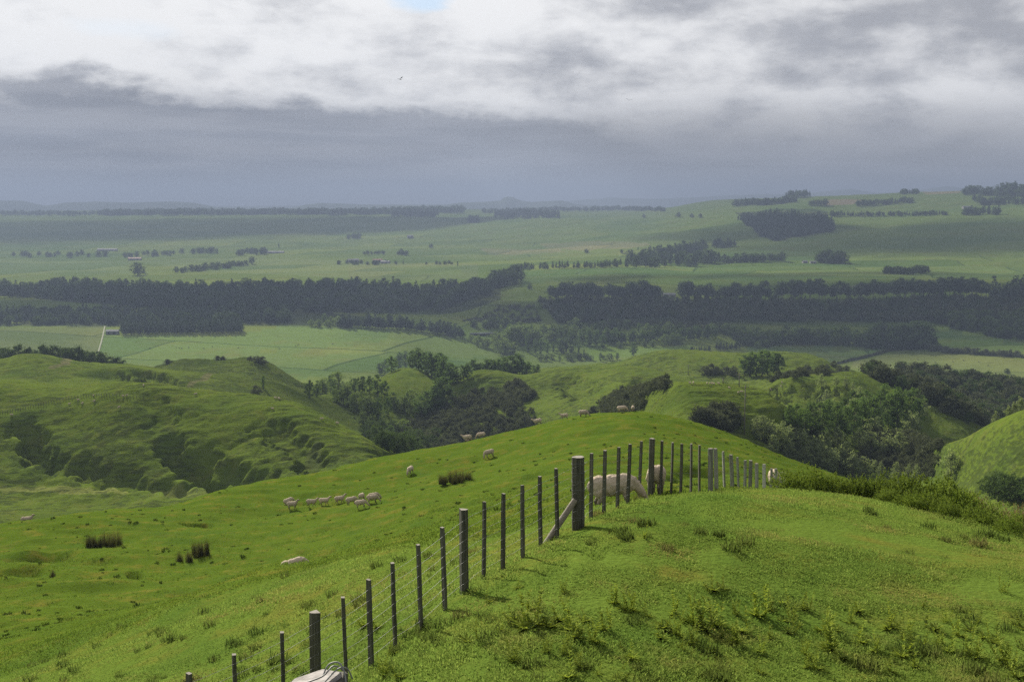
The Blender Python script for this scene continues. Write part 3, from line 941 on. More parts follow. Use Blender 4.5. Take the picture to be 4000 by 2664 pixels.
def scatter(name, label, cat, P, meshes, sc, rot=None):
    """P (n,3) feet, sc (n,) or (n,3)"""
    P = np.asarray(P, np.float32); n = len(P)
    coll = bpy.data.collections.new(name + '_kinds')
    for i, me in enumerate(meshes):
        coll.objects.link(bpy.data.objects.new('%s_kind_%02d' % (name, i), me))
    me = bpy.data.meshes.new(name)
    me.vertices.add(n); me.vertices.foreach_set('co', P.ravel())
    sc = np.asarray(sc, np.float32)
    if sc.ndim == 1: sc = np.repeat(sc[:, None], 3, 1)
    if rot is None:
        rot = np.zeros((n, 3), np.float32); rot[:, 2] = rs.rand(n) * 6.283
    a = me.attributes.new('sc', 'FLOAT_VECTOR', 'POINT'); a.data.foreach_set('vector', sc.astype(np.float32).ravel())
    a = me.attributes.new('rot', 'FLOAT_VECTOR', 'POINT'); a.data.foreach_set('vector', np.asarray(rot, np.float32).ravel())
    a = me.attributes.new('vi', 'INT', 'POINT'); a.data.foreach_set('value', rs.randint(0, len(meshes), n).astype(np.int32))
    me.update()
    o = link(name, me)
    md = o.modifiers.new('scatter', 'NODES')
    md.node_group = SCATTER
    md[[s_.identifier for s_ in SCATTER.interface.items_tree if s_.name == 'Collection'][0]] = coll
    return tag(o, label, cat, kind='stuff')


def fill_points(pl, n, ymin=150, ymax=2.2e4, seed=1):
    """n feet on the land inside an outline of sight lines, spread evenly on the ground"""
    w = hits([a for a, b in pl], [b for a, b in pl], ymin, ymax)
    poly = [tuple(p[:2]) for p in w]
    xs = [p[0] for p in poly]; ys = [p[1] for p in poly]
    r_ = np.random.RandomState(seed)
    ox, oy = [], []
    while len(ox) < n:
        x = r_.uniform(min(xs), max(xs), n * 4); y = r_.uniform(min(ys), max(ys), n * 4)
        k_ = in_poly(x, y, poly)
        ox.extend(x[k_]); oy.extend(y[k_])
    x = np.array(ox[:n]); y = np.array(oy[:n])
    return np.stack([x, y, ground(x, y)], 1)


def merged_tree(kind, v_):
    """trunk and crown as one mesh, for woods"""
    tr, cr = TREES[kind][v_]
    bm = bmesh.new(); bm.from_mesh(cr); nf = len(bm.faces); bm.from_mesh(tr)
    bm.faces.ensure_lookup_table()
    for f in bm.faces[nf:]: f.material_index = 1
    me = bpy.data.meshes.new(kind + '_whole'); bm.to_mesh(me); bm.free()
    me.materials.clear(); me.materials.append(KINDS[kind]['mat']); me.materials.append(M_bark)
    return me


WHOLE = {k_: [merged_tree(k_, i) for i in range(4)] for k_ in ('pine', 'old_pine', 'broad', 'shrub', 'poplar')}


def wood(name, label, cat, pl, n, kind, h, ymin=150, ymax=2.2e4, wide=1.0, seed=1):
    P = fill_points(pl, n, ymin, ymax, seed)
    hh = h * rs.uniform(.6, 1.25, n) * (1 + .22 * fbm(P[:, 0] / 90, P[:, 1] / 90, 63, 2))
    ms = WHOLE[kind] if isinstance(kind, str) else sum((WHOLE[k_] for k_ in kind), [])
    return scatter(name, label, cat, P, ms, np.stack([hh * wide, hh * wide, hh], 1))


# ------------------------------------------------------------------ woods, belts and trees of the valley
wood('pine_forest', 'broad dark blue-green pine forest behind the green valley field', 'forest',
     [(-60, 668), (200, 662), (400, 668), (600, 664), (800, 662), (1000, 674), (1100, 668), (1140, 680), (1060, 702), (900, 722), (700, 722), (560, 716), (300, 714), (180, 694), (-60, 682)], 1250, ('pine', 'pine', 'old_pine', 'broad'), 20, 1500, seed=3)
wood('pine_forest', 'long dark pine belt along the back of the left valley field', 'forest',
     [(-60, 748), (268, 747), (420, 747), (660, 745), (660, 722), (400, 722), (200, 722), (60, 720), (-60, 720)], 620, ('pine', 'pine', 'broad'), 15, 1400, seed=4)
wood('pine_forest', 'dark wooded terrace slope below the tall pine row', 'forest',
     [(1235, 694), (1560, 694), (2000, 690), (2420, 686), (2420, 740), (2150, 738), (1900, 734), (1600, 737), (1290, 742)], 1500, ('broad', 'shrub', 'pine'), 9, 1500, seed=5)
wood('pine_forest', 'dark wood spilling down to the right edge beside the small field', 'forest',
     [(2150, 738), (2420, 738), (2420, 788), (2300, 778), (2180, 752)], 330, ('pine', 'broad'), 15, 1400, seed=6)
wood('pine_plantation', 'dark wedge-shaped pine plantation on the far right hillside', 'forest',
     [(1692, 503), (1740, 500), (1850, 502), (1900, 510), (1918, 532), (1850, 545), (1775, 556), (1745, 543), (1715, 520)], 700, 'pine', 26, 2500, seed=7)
wood('pine_plantation', 'square dark pine block on the plateau edge right of centre', 'forest',
     [(1138, 505), (1285, 503), (1285, 492), (1138, 492)], 300, 'pine', 26, 4000, seed=8)
wood('pine_plantation', 'dark pine block stepping over the plateau edge left of centre', 'forest',
     [(900, 500), (1000, 502), (1010, 492), (905, 490)], 220, 'pine', 26, 4000, seed=9)
wood('bush', 'dark native bush covering the right-hand gully and ridge', 'bush',
     [(1995, 864), (2069, 855), (2202, 872), (2420, 900), (2420, 940), (2330, 950), (2240, 985), (2190, 960), (2130, 925), (2050, 890)], 620, ('broad', 'shrub'), 8.5, 560, 1100, seed=10)

G_belt = 'pines of the tall shelter row on the terrace edge'
trees('old_pine', 'tall open-trunked pine in the long row on the terrace edge at right', G_belt, line_specs([(1562, 694), (1700, 693), (1900, 690), (2100, 686), (2270, 684)], 66, 40, 5, 1.5, .28), 1500)
trees('old_pine', 'tall pine in the two short rows left of the pale farm buildings', 'pines of the two short rows', line_specs([(1262, 692), (1385, 691)], 17, 38, 3, 1.5) + line_specs([(1398, 692), (1520, 691)], 16, 38, 3, 1.5), 1500)
trees('pine', 'dark pine massed at the right end of the tall row', 'pines at the right end of the terrace', line_specs([(2280, 690), (2400, 688)], 14, 48, 4, 3) , 1500)
trees('pine', 'small pine of the clipped rectangular block in the green field', 'pines of the block in the field', line_specs([(280, 769), (555, 765)], 40, 30, 2, .5, .1) + line_specs([(276, 763), (558, 760)], 38, 28, 2, .5, .1), 1300)
trees('pine', 'dark pine in the belt running down to the willows by the river', 'pines of the belt by the river', line_specs([(780, 752), (930, 757), (1000, 766), (1066, 777)], 34, 30, 4, 2), 1300, wide=1.5)
trees(('pine', 'broad'), 'dark tree in the clump beside the scrubby terrace bank', 'trees on the terrace bank', line_specs([(1040, 690), (1100, 675), (1150, 660), (1190, 645)], 22, 34, 6, 5), 1500)
trees('broad', 'round dark tree standing above the big pine forest at left', None, [(317, 633, 32)], 2000)
trees('broad', 'dark tree in the hedge line slanting up from the forest to the terrace', 'trees of the slanting hedge line', line_specs([(400, 628), (470, 622), (560, 612), (580, 607)], 20, 14, 5, 2), 2000)
trees(('broad', 'pine'), 'dark tree in the wood band across the middle terrace', 'trees of the middle terrace band', line_specs([(1170, 622), (1300, 617), (1440, 612)], 34, 15, 4, 1.5) + line_specs([(1440, 611), (1520, 608), (1600, 608), (1655, 606)], 34, 26, 4, 6) + line_specs([(1470, 600), (1520, 592), (1580, 582), (1620, 578)], 20, 26, 4, 3), 1900)
trees('broad', 'dark tree in the belt crossing the bright field right of centre', 'trees of the belt by the white shed', line_specs([(1665, 606), (1730, 602), (1800, 600)], 18, 18, 4, 1), 1900)
trees('broad', 'dark tree in the dense clump beside the small white shed', 'trees of the clump by the white shed', line_specs([(1880, 602), (1910, 605), (1940, 604)], 10, 26, 5, 2), 1900)
trees('broad', 'dark tree in the isolated oblong clump on the right terrace', 'trees of the oblong clump', line_specs([(2034, 629), (2080, 630), (2132, 627)], 16, 17, 3, 2), 1900)
trees('broad', 'small far tree among the paddocks and farm lots of the far terrace', 'scattered trees on the far terrace',
      line_specs([(30, 590), (240, 588)], 16, 12, 10, 3) + line_specs([(280, 592), (420, 583)], 16, 10, 8, 3) + line_specs([(440, 583), (490, 582)], 8, 12, 3, 1) + line_specs([(550, 585), (615, 582)], 10, 14, 5, 3) + line_specs([(800, 549), (830, 549)], 5, 11, 3, 1) + line_specs([(835, 585), (885, 585)], 9, 8, 3, 1) + line_specs([(770, 608), (910, 606)], 14, 9, 8, 3) + line_specs([(912, 585), (938, 588)], 4, 11, 3, 1) + line_specs([(980, 608), (1050, 610)], 6, 8, 8, 2) + line_specs([(1078, 512), (1098, 512)], 4, 17, 3, 1) + [(991, 570, 9), (1348, 582, 10), (1429, 582, 9), (1448, 592, 18), (1218, 665, 13), (1150, 640, 22), (1560, 500, 12), (1590, 501, 10), (1610, 501, 10), (1480, 501, 9)], 1900)
def far_line(label, specs, kind, ymin):
    pts = hits([a for a, b, c in specs], [b for a, b, c in specs], ymin)
    hh = np.array([c for a, b, c in specs]) * pts[:, 1] / FPX
    ms = sum((WHOLE[k_] for k_ in kind), [])
    scatter('tree_line', label, 'trees', pts, ms, np.stack([hh * 1.15, hh * 1.15, hh], 1))


far_line('dark trees strung along the upper right slope beside the plantation wedge', line_specs([(1640, 569), (1690, 567)], 9, 18, 4, 2) + line_specs([(1905, 497), (2000, 497), (2180, 495)], 60, 10, 4, 1) + line_specs([(2215, 494), (2300, 493)], 16, 18, 5, 2), ('broad', 'pine'), 2400)
far_line('dark skyline groves on the high right plateau', line_specs([(1688, 473), (1760, 471), (1830, 464)], 50, 14, 3, 2) + line_specs([(1808, 455), (1860, 453)], 14, 14, 3, 1) + line_specs([(1865, 473), (1900, 472)], 10, 13, 3, 1) + line_specs([(1968, 473), (2030, 470), (2098, 466)], 34, 12, 4, 1.5) + line_specs([(2070, 447), (2110, 446)], 12, 11, 3, 1) + line_specs([(2215, 447), (2280, 449)], 14, 18, 4, 2) + line_specs([(2298, 450), (2400, 452)], 18, 26, 5, 3) + line_specs([(2230, 466), (2400, 468)], 30, 15, 6, 6), ('broad', 'pine'), 3000)
far_line('long dark belt of trees along the left plateau edge', line_specs([(-40, 494), (200, 494), (215, 494)], 60, 9, 4, 2) + line_specs([(225, 494), (500, 493), (800, 492), (900, 491)], 230, 12, 3, 2) + line_specs([(905, 489), (1065, 488)], 50, 13, 3, 2) + line_specs([(1110, 489), (1285, 485), (1420, 484), (1530, 485)], 90, 9, 3, 1.5), ('broad',), 5000)
trees('lombardy', 'thin dark columnar poplar far off on the terrace', 'columnar poplars on the far terrace', [(497, 583, 13), (500, 583, 13), (612, 585, 12), (641, 570, 12), (927, 608, 12), (1052, 612, 12)], 2500)

# river flats
trees('willow', 'pale round-headed willow beside the river flats', 'willows on the river flats', [(1146, 803, 34), (1160, 815, 36), (1138, 790, 26), (1178, 812, 30), (1100, 795, 24), (1120, 800, 24), (1082, 786, 18), (1528, 795, 26), (1548, 793, 28), (1500, 797, 16), (1480, 797, 15), (1425, 800, 14), (1560, 792, 24), (1250, 770, 26), (1275, 768, 24), (1300, 770, 26), (1320, 772, 26)], 1200)
trees(('poplar', 'willow'), 'tall bushy poplar in the riverside clump', 'riverside clump of poplars', [(1180, 790, 45), (1195, 788, 44), (1210, 785, 40), (1170, 785, 40), (1225, 790, 38), (1340, 790, 38), (1355, 795, 40), (1370, 795, 38), (1385, 800, 34), (1395, 790, 40), (1412, 792, 40), (1430, 790, 30)], 1200)
trees('broad', 'dark round tree standing before the riverside poplars', None, [(1302, 812, 36)], 1200)
trees('lombardy', 'dark columnar poplar standing on the bright river paddock', 'columnar poplars on the river paddock', [(1230, 812, 38), (1243, 814, 40), (1213, 810, 46), (1258, 812, 28), (1272, 810, 26), (1288, 808, 30), (1330, 815, 24), (1342, 822, 22)], 1200)
trees('poplar', 'poplar of the straight row behind the river paddock', 'row of poplars behind the river paddock', line_specs([(1398, 790), (1480, 786), (1570, 782), (1645, 776)], 40, 28, 3, 1.5, .12), 1200)
trees('poplar', 'poplar standing alone in the corner of the river paddock', None, [(1457, 818, 34)], 1100)
trees(('willow', 'broad', 'poplar'), 'mixed tree of the dense riverside belt at right', 'mixed riverside belt at right', line_specs([(1690, 783), (1760, 790), (1820, 790)], 22, 30, 6, 4) + line_specs([(1700, 798), (1780, 796)], 10, 18, 5, 3) + line_specs([(1820, 788), (1900, 790), (2000, 796)], 26, 34, 6, 4) , 1200)
trees(('broad', 'pine'), 'dark tall tree at the right end of the riverside belt', 'dark trees ending the riverside belt', line_specs([(2000, 798), (2070, 802), (2135, 800)], 22, 52, 6, 4) , 1200)
trees('pine', 'small dark conifer in the short hedge before the river hill', 'short conifer hedge', line_specs([(1585, 808), (1635, 806)], 10, 12, 2, 1) + line_specs([(1645, 805), (1700, 802)], 12, 16, 2, 1), 1100)
trees('shrub', 'low bush in the scrubby line along the right-hand stream', 'bushes along the right-hand stream', line_specs([(2080, 792), (2150, 806), (2250, 814), (2354, 820)], 40, 11, 5, 3, .4), 1100, wide=1.2)
trees('shrub', 'bush of the clipped hedge between the two right-hand fields', 'hedge between the right-hand fields', line_specs([(1924, 837), (1990, 822), (2060, 803)], 34, 6, 1.5, .6, .15), 1000, wide=1.3)
trees('broad', 'single small tree in the pale right-hand field', None, [(2315, 860, 14)], 1000)
wood('scrub', 'pale scrubby bushes on the terrace bank in mid valley', 'scrub', [(1060, 738), (1150, 700), (1230, 702), (1250, 740), (1140, 745)], 260, 'shrub', 3.5, 1300, seed=12)
wood('scrub', 'scrub and bushes on the flat below the wooded terrace', 'scrub', [(1330, 745), (1560, 738), (1660, 746), (1700, 765), (1560, 760), (1420, 752)], 220, 'shrub', 4, 1300, seed=13)

trees(('willow', 'poplar', 'broad'), 'scattered tree on the flats between the river and the terrace', 'scattered trees on the flats', line_specs([(700, 750), (800, 748), (900, 744)], 16, 20, 14, 4, .4) + line_specs([(1180, 765), (1300, 760), (1400, 758), (1520, 764), (1680, 765)], 34, 18, 10, 6, .4) + line_specs([(1080, 752), (1180, 752)], 10, 20, 8, 3, .3) + line_specs([(1200, 790), (1320, 782), (1420, 778)], 16, 26, 10, 6, .3) + line_specs([(1240, 826), (1330, 832), (1420, 826)], 14, 16, 8, 4, .3) + line_specs([(1640, 772), (1800, 770), (1950, 776)], 18, 20, 10, 4, .3), 1100)
# hill country trees
trees('broad', 'dark round tree of the clump behind the left green knoll', 'clump behind the left knoll', [(0, 835, 45, 800), (13, 835, 40, 790), (42, 835, 44, 795), (65, 835, 36, 800), (98, 838, 45, 790), (118, 838, 46, 795), (140, 838, 46, 800), (160, 838, 44, 790), (180, 840, 42, 790), (200, 842, 40, 790), (218, 843, 36, 785), (238, 843, 30, 785), (255, 844, 28, 785), (270, 844, 22, 785)])
trees('shrub', 'dark bush on the crest of the shaded left hill', 'bushes on the shaded left hill', [(385, 838, 12), (500, 828, 12), (512, 828, 10), (590, 835, 16), (603, 836, 16), (575, 828, 10)], 820, wide=1.3)
trees('lombardy', 'single dark columnar poplar standing on the left hill flank', None, [(605, 894, 36)], 500)
trees('shrub', 'round dark bush beside the single columnar poplar', None, [(588, 905, 18)], 440, wide=1.1)
G_d = 'poplars round the small green knoll'
trees('poplar', 'poplar of the dark curved stand round the small green knoll', G_d, [(873, 862, 30), (885, 860, 38), (900, 856, 40), (918, 848, 38), (932, 845, 40), (948, 846, 44), (962, 850, 48), (978, 856, 50), (992, 866, 56), (1005, 874, 62), (1020, 882, 62), (1034, 884, 56), (1044, 884, 50), (1066, 876, 42), (1074, 874, 40), (955, 838, 38), (985, 850, 46), (1012, 868, 58)], 780, wide=1.25)
trees('poplar', 'poplar of the stand behind the central hill crest', 'poplars behind the central crest', [(1090, 866, 40, 900), (1104, 866, 40, 900), (1118, 866, 42, 905), (1132, 866, 44, 900), (1146, 868, 46, 900), (1160, 870, 52, 905), (1174, 872, 58, 900), (1188, 874, 60, 900), (1200, 874, 52, 900), (1214, 872, 40, 900), (1236, 868, 30, 900), (1226, 868, 30, 910)], wide=1.2)
trees(('willow', 'poplar'), 'broad green tree in the central gully', 'trees of the central gully', [(712, 915, 42), (728, 912, 30), (742, 905, 40), (760, 900, 38), (778, 895, 40), (800, 935, 48), (815, 905, 42), (832, 905, 44), (850, 905, 46), (868, 910, 50), (885, 915, 44), (905, 940, 46), (930, 950, 44), (945, 930, 40), (880, 990, 44), (835, 985, 40), (925, 1000, 40), (900, 1015, 44), (820, 945, 48), (845, 955, 52), (870, 965, 52), (892, 955, 44), (790, 930, 40), (770, 920, 34)], 560, wide=.95)
trees('poplar', 'tall grey-green poplar standing above the dark scrub', 'tall poplars above the dark scrub', [(968, 965, 62), (980, 962, 66), (995, 950, 72), (1010, 942, 78), (1022, 935, 70), (1003, 955, 55)], 560, wide=1.2)
trees('broad', 'round dark tree at the foot of the central gully', 'dark trees at the gully foot', [(850, 1010, 42), (866, 1020, 48), (892, 1035, 46), (912, 1048, 56), (930, 1052, 60), (952, 1050, 50), (972, 1045, 44), (992, 1036, 40), (878, 1030, 40), (940, 1030, 44), (960, 1020, 36), (905, 1000, 36), (1000, 1010, 30)], 400)
wood('scrub', 'dense dark brown-green scrub filling the slope behind the sheep', 'scrub', [(900, 1005), (960, 960), (1020, 925), (1080, 905), (1130, 900), (1170, 895), (1195, 930), (1230, 955), (1235, 985), (1150, 1010), (1050, 1035), (960, 1050)], 520, 'shrub', 4.2, 420, 900, seed=14)
wood('scrub', 'dark scrub patch on the central hill face', 'scrub', [(1165, 895), (1190, 885), (1220, 900), (1228, 915), (1205, 925), (1180, 910)], 60, 'shrub', 4.5, 420, 900, seed=15)
wood('scrub', 'dark scrub tongue below the pale hill right of centre', 'scrub', [(1340, 950), (1400, 925), (1450, 905), (1500, 892), (1535, 895), (1540, 910), (1500, 930), (1480, 950), (1400, 955)], 190, 'shrub', 4.0, 300, 900, seed=16)
wood('scrub', 'grey-brown bush patch on the pale hill beside the power pole', 'scrub', [(1600, 968), (1630, 950), (1670, 946), (1692, 955), (1690, 985), (1650, 990)], 70, 'shrub', 3.6, 250, 700, seed=17)
wood('scrub', 'dark brown scrub strip along the ridge in front of the right-hand fields', 'scrub', [(1745, 888), (1800, 868), (1850, 850), (1920, 842), (1950, 852), (1900, 862), (1830, 868), (1770, 885)], 120, 'shrub', 4.0, 600, 1100, seed=18)
wood('scrub', 'low dark scrub on the floor of the right-hand gully', 'scrub', [(2000, 1000), (2100, 1010), (2165, 1030), (2160, 1090), (2060, 1090), (1980, 1060)], 170, 'shrub', 3.6, 250, 700, seed=19)
trees('poplar', 'tall poplar of the clump on the hill behind the power poles', 'clump on the hill behind the poles', [(1712, 862, 48), (1725, 864, 54), (1738, 864, 58), (1752, 864, 64), (1764, 862, 58), (1778, 858, 50), (1790, 856, 44)], 600, wide=1.25)
trees('shrub', 'pale green bush at the foot of the tall poplar clump', 'bushes at the foot of the poplar clump', [(1620, 862, 20), (1635, 860, 22), (1650, 862, 20), (1668, 862, 22), (1685, 864, 22)], 600)
trees('poplar', 'leafy poplar of the dense dark stand in the right-hand gully', 'dense stand in the right-hand gully', [(1830, 1000, 80), (1848, 1008, 84), (1866, 1010, 86), (1884, 1012, 88), (1902, 1008, 88), (1922, 1008, 86), (1942, 1008, 90), (1962, 1002, 90), (1982, 1000, 92), (2002, 995, 92), (2022, 992, 98), (2042, 990, 100), (2062, 990, 100), (2080, 985, 98), (2096, 980, 92), (1940, 975, 66), (1965, 965, 70), (1990, 960, 72), (1905, 975, 60), (2030, 955, 72), (2070, 955, 72), (1860, 970, 50), (2105, 985, 70), (1815, 985, 60)], 380, wide=1.0)
trees('sapling', 'silvery young poplar in the thicket below the sunlit brow', 'young poplars below the brow', [(1738, 1000, 49), (1752, 1010, 57), (1768, 1020, 65), (1782, 1028, 70), (1798, 1036, 67), (1812, 1040, 70), (1828, 1048, 72), (1844, 1056, 72), (1860, 1062, 72), (1878, 1066, 75), (1896, 1068, 83), (1880, 1080, 59), (1905, 1085, 62), (1928, 1088, 75), (1946, 1090, 78), (1960, 1098, 59), (1988, 1100, 59), (1815, 1060, 52), (1850, 1075, 52), (1776, 1040, 46)], 250, wide=1.1)
trees('sapling', 'pointed young poplar standing out on the gully side', 'pointed poplars on the gully side', [(2002, 1045, 70), (2036, 1052, 66), (2066, 1052, 70), (2010, 1085, 32), (2060, 1105, 46), (2088, 1108, 46), (2108, 1108, 44), (2025, 1095, 36)], 250)
trees('sapling', 'light green bushy poplar among the dark gully stand', 'light green trees of the right-hand gully', [(1874, 1002, 72), (1835, 1015, 56), (1958, 992, 74), (2052, 985, 84), (2008, 1010, 60), (1925, 1028, 52), (1975, 1030, 56), (2095, 1000, 60), (1900, 950, 52), (1975, 940, 56), (2120, 960, 50)], 380, wide=1.25)
trees('sapling', 'leafy pale poplar at the foot of the right-hand lit slope', None, [(2186, 1100, 76)], 250, wide=1.2)
trees('sapling', 'small pointed tree along the right-hand spur', 'small trees on the right-hand spur', [(1888, 890, 34), (1922, 888, 26), (1944, 892, 30), (1960, 898, 20), (2132, 910, 26), (2155, 912, 26), (2170, 916, 24), (2182, 918, 28), (2190, 922, 26), (2120, 925, 20), (2145, 930, 24), (2165, 935, 20)], 400, wide=1.1)
trees('sapling', 'pointed tree on the skyline of the right-hand lit slope', 'trees on the right-hand lit slope', [(2287, 985, 34, 380), (2318, 965, 34, 372), (2330, 960, 36, 372), (2345, 955, 44, 372)])
trees('shrub', 'round brownish bush at the foot of the lit slope', 'brownish bushes at the slope foot', [(2140, 1045, 34), (2158, 1035, 26), (2125, 1060, 30)], 250, wide=1.1)
trees('broad', 'dark leafy tree below the brow at the right edge', 'dark trees at the right edge', [(2275, 1140, 50), (2295, 1148, 62), (2320, 1150, 66), (2342, 1152, 60), (2365, 1152, 60)], 180)

# ------------------------------------------------------------------ fences
M_post = bark_mat('fence_timber', (.045, .046, .036), (.115, .112, .085), 40, 2.0)
M_old = bark_mat('weathered_timber', (.12, .125, .105), (.27, .27, .23), 50, 2.5)
M_bright = bark_mat('new_timber', (.35, .34, .30), (.5, .49, .44), 50, 2.5)
m_, gg = mat('fence_wire')
out(gg, principled(gg, c4((.17, .175, .165)), 0.6, None, 0.3, 0.0))
M_wire = m_
m_, gg = mat('end_grain')
pos = gg.node('ShaderNodeTexCoord').outputs['Object']
out(gg, principled(gg, gg.mix(gg.noise(pos, 40, 3), c4((.11, .10, .08)), c4((.22, .20, .165))), 0.85))
M_end = m_


def timber(name, base, top, w, d, material, parent, section='box', seed=0):
    """a post or batten from base to top: slightly uneven sawn or round timber, darker end grain on top"""
    r_ = random.Random(seed)
    base = Vector(base); top = Vector(top)
    ax = (top - base).normalized()
    L_ = (top - base).length
    n = {'box': 4, 'half': 7, 'round': 14}[section]
    ring = []
    for i in range(n):
        if section == 'box':
            x, y = [(-1, -1), (1, -1), (1, 1), (-1, 1)][i]; x *= w / 2; y *= d / 2
        elif section == 'half':
            a = math.pi * i / (n - 1); x, y = -math.cos(a) * w / 2, math.sin(a) * d - d * .5
        else:
            a = 2 * math.pi * i / n; x, y = math.cos(a) * w / 2, math.sin(a) * w / 2
        ring.append((x, y))
    K = 9
    bm = bmesh.new()
    rows = []
    ox = oy = 0
    for j in range(K):
        t = j / (K - 1)
        ox += r_.uniform(-.0025, .0025); oy += r_.uniform(-.0025, .0025)
        tw = 1 + r_.uniform(-.03, .03) - .05 * t
        rows.append([bm.verts.new((x * tw + ox, y * tw + oy, t * L_ + (r_.uniform(-.006, .006) if j == K - 1 else 0))) for x, y in ring])
    for j in range(K - 1):
        for i in range(n):
            bm.faces.new((rows[j][i], rows[j][(i + 1) % n], rows[j + 1][(i + 1) % n], rows[j + 1][i]))
    f = bm.faces.new(rows[-1]); f.material_index = 1
    bm.faces.new(rows[0][::-1])
    if section == 'box':
        bmesh.ops.bevel(bm, geom=[e for e in bm.edges if abs(e.verts[0].co.z - e.verts[1].co.z) > .01], offset=.004, segments=1, affect='EDGES')
    me = bpy.data.meshes.new(name); bm.to_mesh(me); bm.free()
    me.materials.append(material); me.materials.append(M_end)
    o = link(name, me, parent)
    q = ax.to_track_quat('Z', 'Y')
    o.matrix_local = Matrix.Translation(base) @ q.to_matrix().to_4x4() @ Matrix.Rotation(r_.uniform(-.5, .5) + (.6 if section != 'round' else 0), 4, 'Z')
    return o


def post_from(px0, py0, px1, py1, hgt=None, Y=None):
    """foot on the land under (px1,py1); head on the sight line of (px0,py0) at the foot's distance"""
    if Y is None:
        p = hit(px1, py1, 11, 40)
    else:
        q = at(px1, py1, Y); p = Vector((q.x, Y, float(ground(q.x, Y)[0])))
    t = at(px0, py0, p.y)
    if hgt: t = Vector((t.x, t.y, p.z + hgt))
    return p, t


FENCE = [  # head px,row ; foot px,row ; kind
 (436, 1547, 440, 1765, 'b'), (538, 1503, 543, 1716, 'b'), (647, 1452, 653, 1660, 'b'), (722, 1406, 724, 1612, 'p'), (789, 1372, 797, 1575, 'b'),
 (847, 1332, 853, 1538, 'b'), (902, 1293, 909, 1492, 'b'), (962, 1252, 969, 1454, 'b'), (1017, 1212, 1023, 1402, 'b'), (1068, 1170, 1069, 1362, 'p'),
 (1113, 1153, 1112, 1332, 'b'), (1157, 1134, 1156, 1309, 'b'), (1201, 1115, 1202, 1281, 'b'), (1241, 1095, 1243, 1257, 'b'), (1279, 1077, 1281, 1238, 'b'),
 (1329, 1050, 1329, 1215, 's'), (1360, 1042, 1358, 1196, 'b'), (1391, 1035, 1388, 1182, 'b'), (1423, 1028, 1419, 1168, 'b'), (1448, 1021, 1443, 1157, 'b'),
 (1475, 1014, 1469, 1147, 'b'), (1497, 1008, 1494, 1140, 'p'), (1523, 1013, 1519, 1138, 'b'), (1546, 1017, 1543, 1137, 'b'), (1568, 1020, 1565, 1136, 'b'),
 (1589, 1020, 1588, 1134, 'b'), (1608, 1023, 1608, 1132, 'b')]
root = link('wire_fence', None)
f_pts = [post_from(*f_[:4]) for f_ in FENCE]
root.location = f_pts[15][0]
tag(root, 'dark timber post and batten wire fence climbing from the bottom to the thick strainer post', 'fence')
off = -root.location
for i, (f_, (p, t)) in enumerate(zip(FENCE, f_pts)):
    p = p + off; t = t + off
    b_ = p + (p - t) * 0.06
    if f_[4] == 'b':
        timber('batten', b_, t, .062, .048, M_post, root, 'box', i)
    elif f_[4] == 'p':
        timber('post', b_, t, .135, .125, M_post, root, 'half', i)
    else:
        o = timber('strainer_post', b_ + (p - t) * .1, t, .232, .232, M_post, root, 'round', i)
        # wire wound round the strainer
        S0 = (p, t)
p, t = S0
br_t = p + (t - p) * .42 + Vector((-.06, -.10, 0))
bq = hit(1252, 1247, 11, 40) + off
timber('brace', bq + Vector((-.05, -.03, -.12)), br_t, .115, .115, bark_mat('brace_timber', (.16, .14, .11), (.30, .265, .21), 30, 2.0), root, 'round', 77)
for k_ in range(7):
    fr = [.16, .29, .42, .55, .67, .79, .91][k_]
    pts = []
    for i, (p, t) in enumerate(f_pts):
        c_ = p + (t - p) * fr + off
        nd = (f_pts[min(i + 1, 26)][0] - f_pts[max(i - 1, 0)][0]).normalized()
        side = Vector((nd.y, -nd.x, 0))
        w_ = {'b': .033, 'p': .072, 's': .122}[FENCE[i][4]]
        pts.append(c_ + side * w_)
        if i < 26:
            q_ = f_pts[i + 1][0] + (f_pts[i + 1][1] - f_pts[i + 1][0]) * fr + off
            pts.append((c_ + q_) / 2 + side * .03 + Vector((0, 0, -.008)))
    link('wire', mesh_py('wire', [tube(pts, .0021, 5)], M_wire), root)
    # tie-off: the wire taken round the strainer
    p, t = S0
    c_ = p + (t - p) * fr
    lp = [c_ + Vector((math.cos(a) * .121, math.sin(a) * .121, .012 * math.sin(a * 3))) for a in np.linspace(0, 2 * math.pi, 17)]
    link('wire', mesh_py('wire', [tube(lp, .0024, 5, False)], M_wire), root)
for i, (p, t) in enumerate(f_pts):      # staples
    for fr in (.29, .55, .79, .91):
        c_ = p + (t - p) * fr + off
        nd = (f_pts[min(i + 1, 26)][0] - f_pts[max(i - 1, 0)][0]).normalized()
        side = Vector((nd.y, -nd.x, 0)); w_ = {'b': .036, 'p': .074, 's': .124}[FENCE[i][4]]
        a = c_ + side * w_
        link('staple', mesh_py('staple', [tube([a - nd * .006 + Vector((0, 0, -.018)), a + side * .006, a + nd * .004 + Vector((0, 0, .018))], .0032, 4)], M_wire), root)

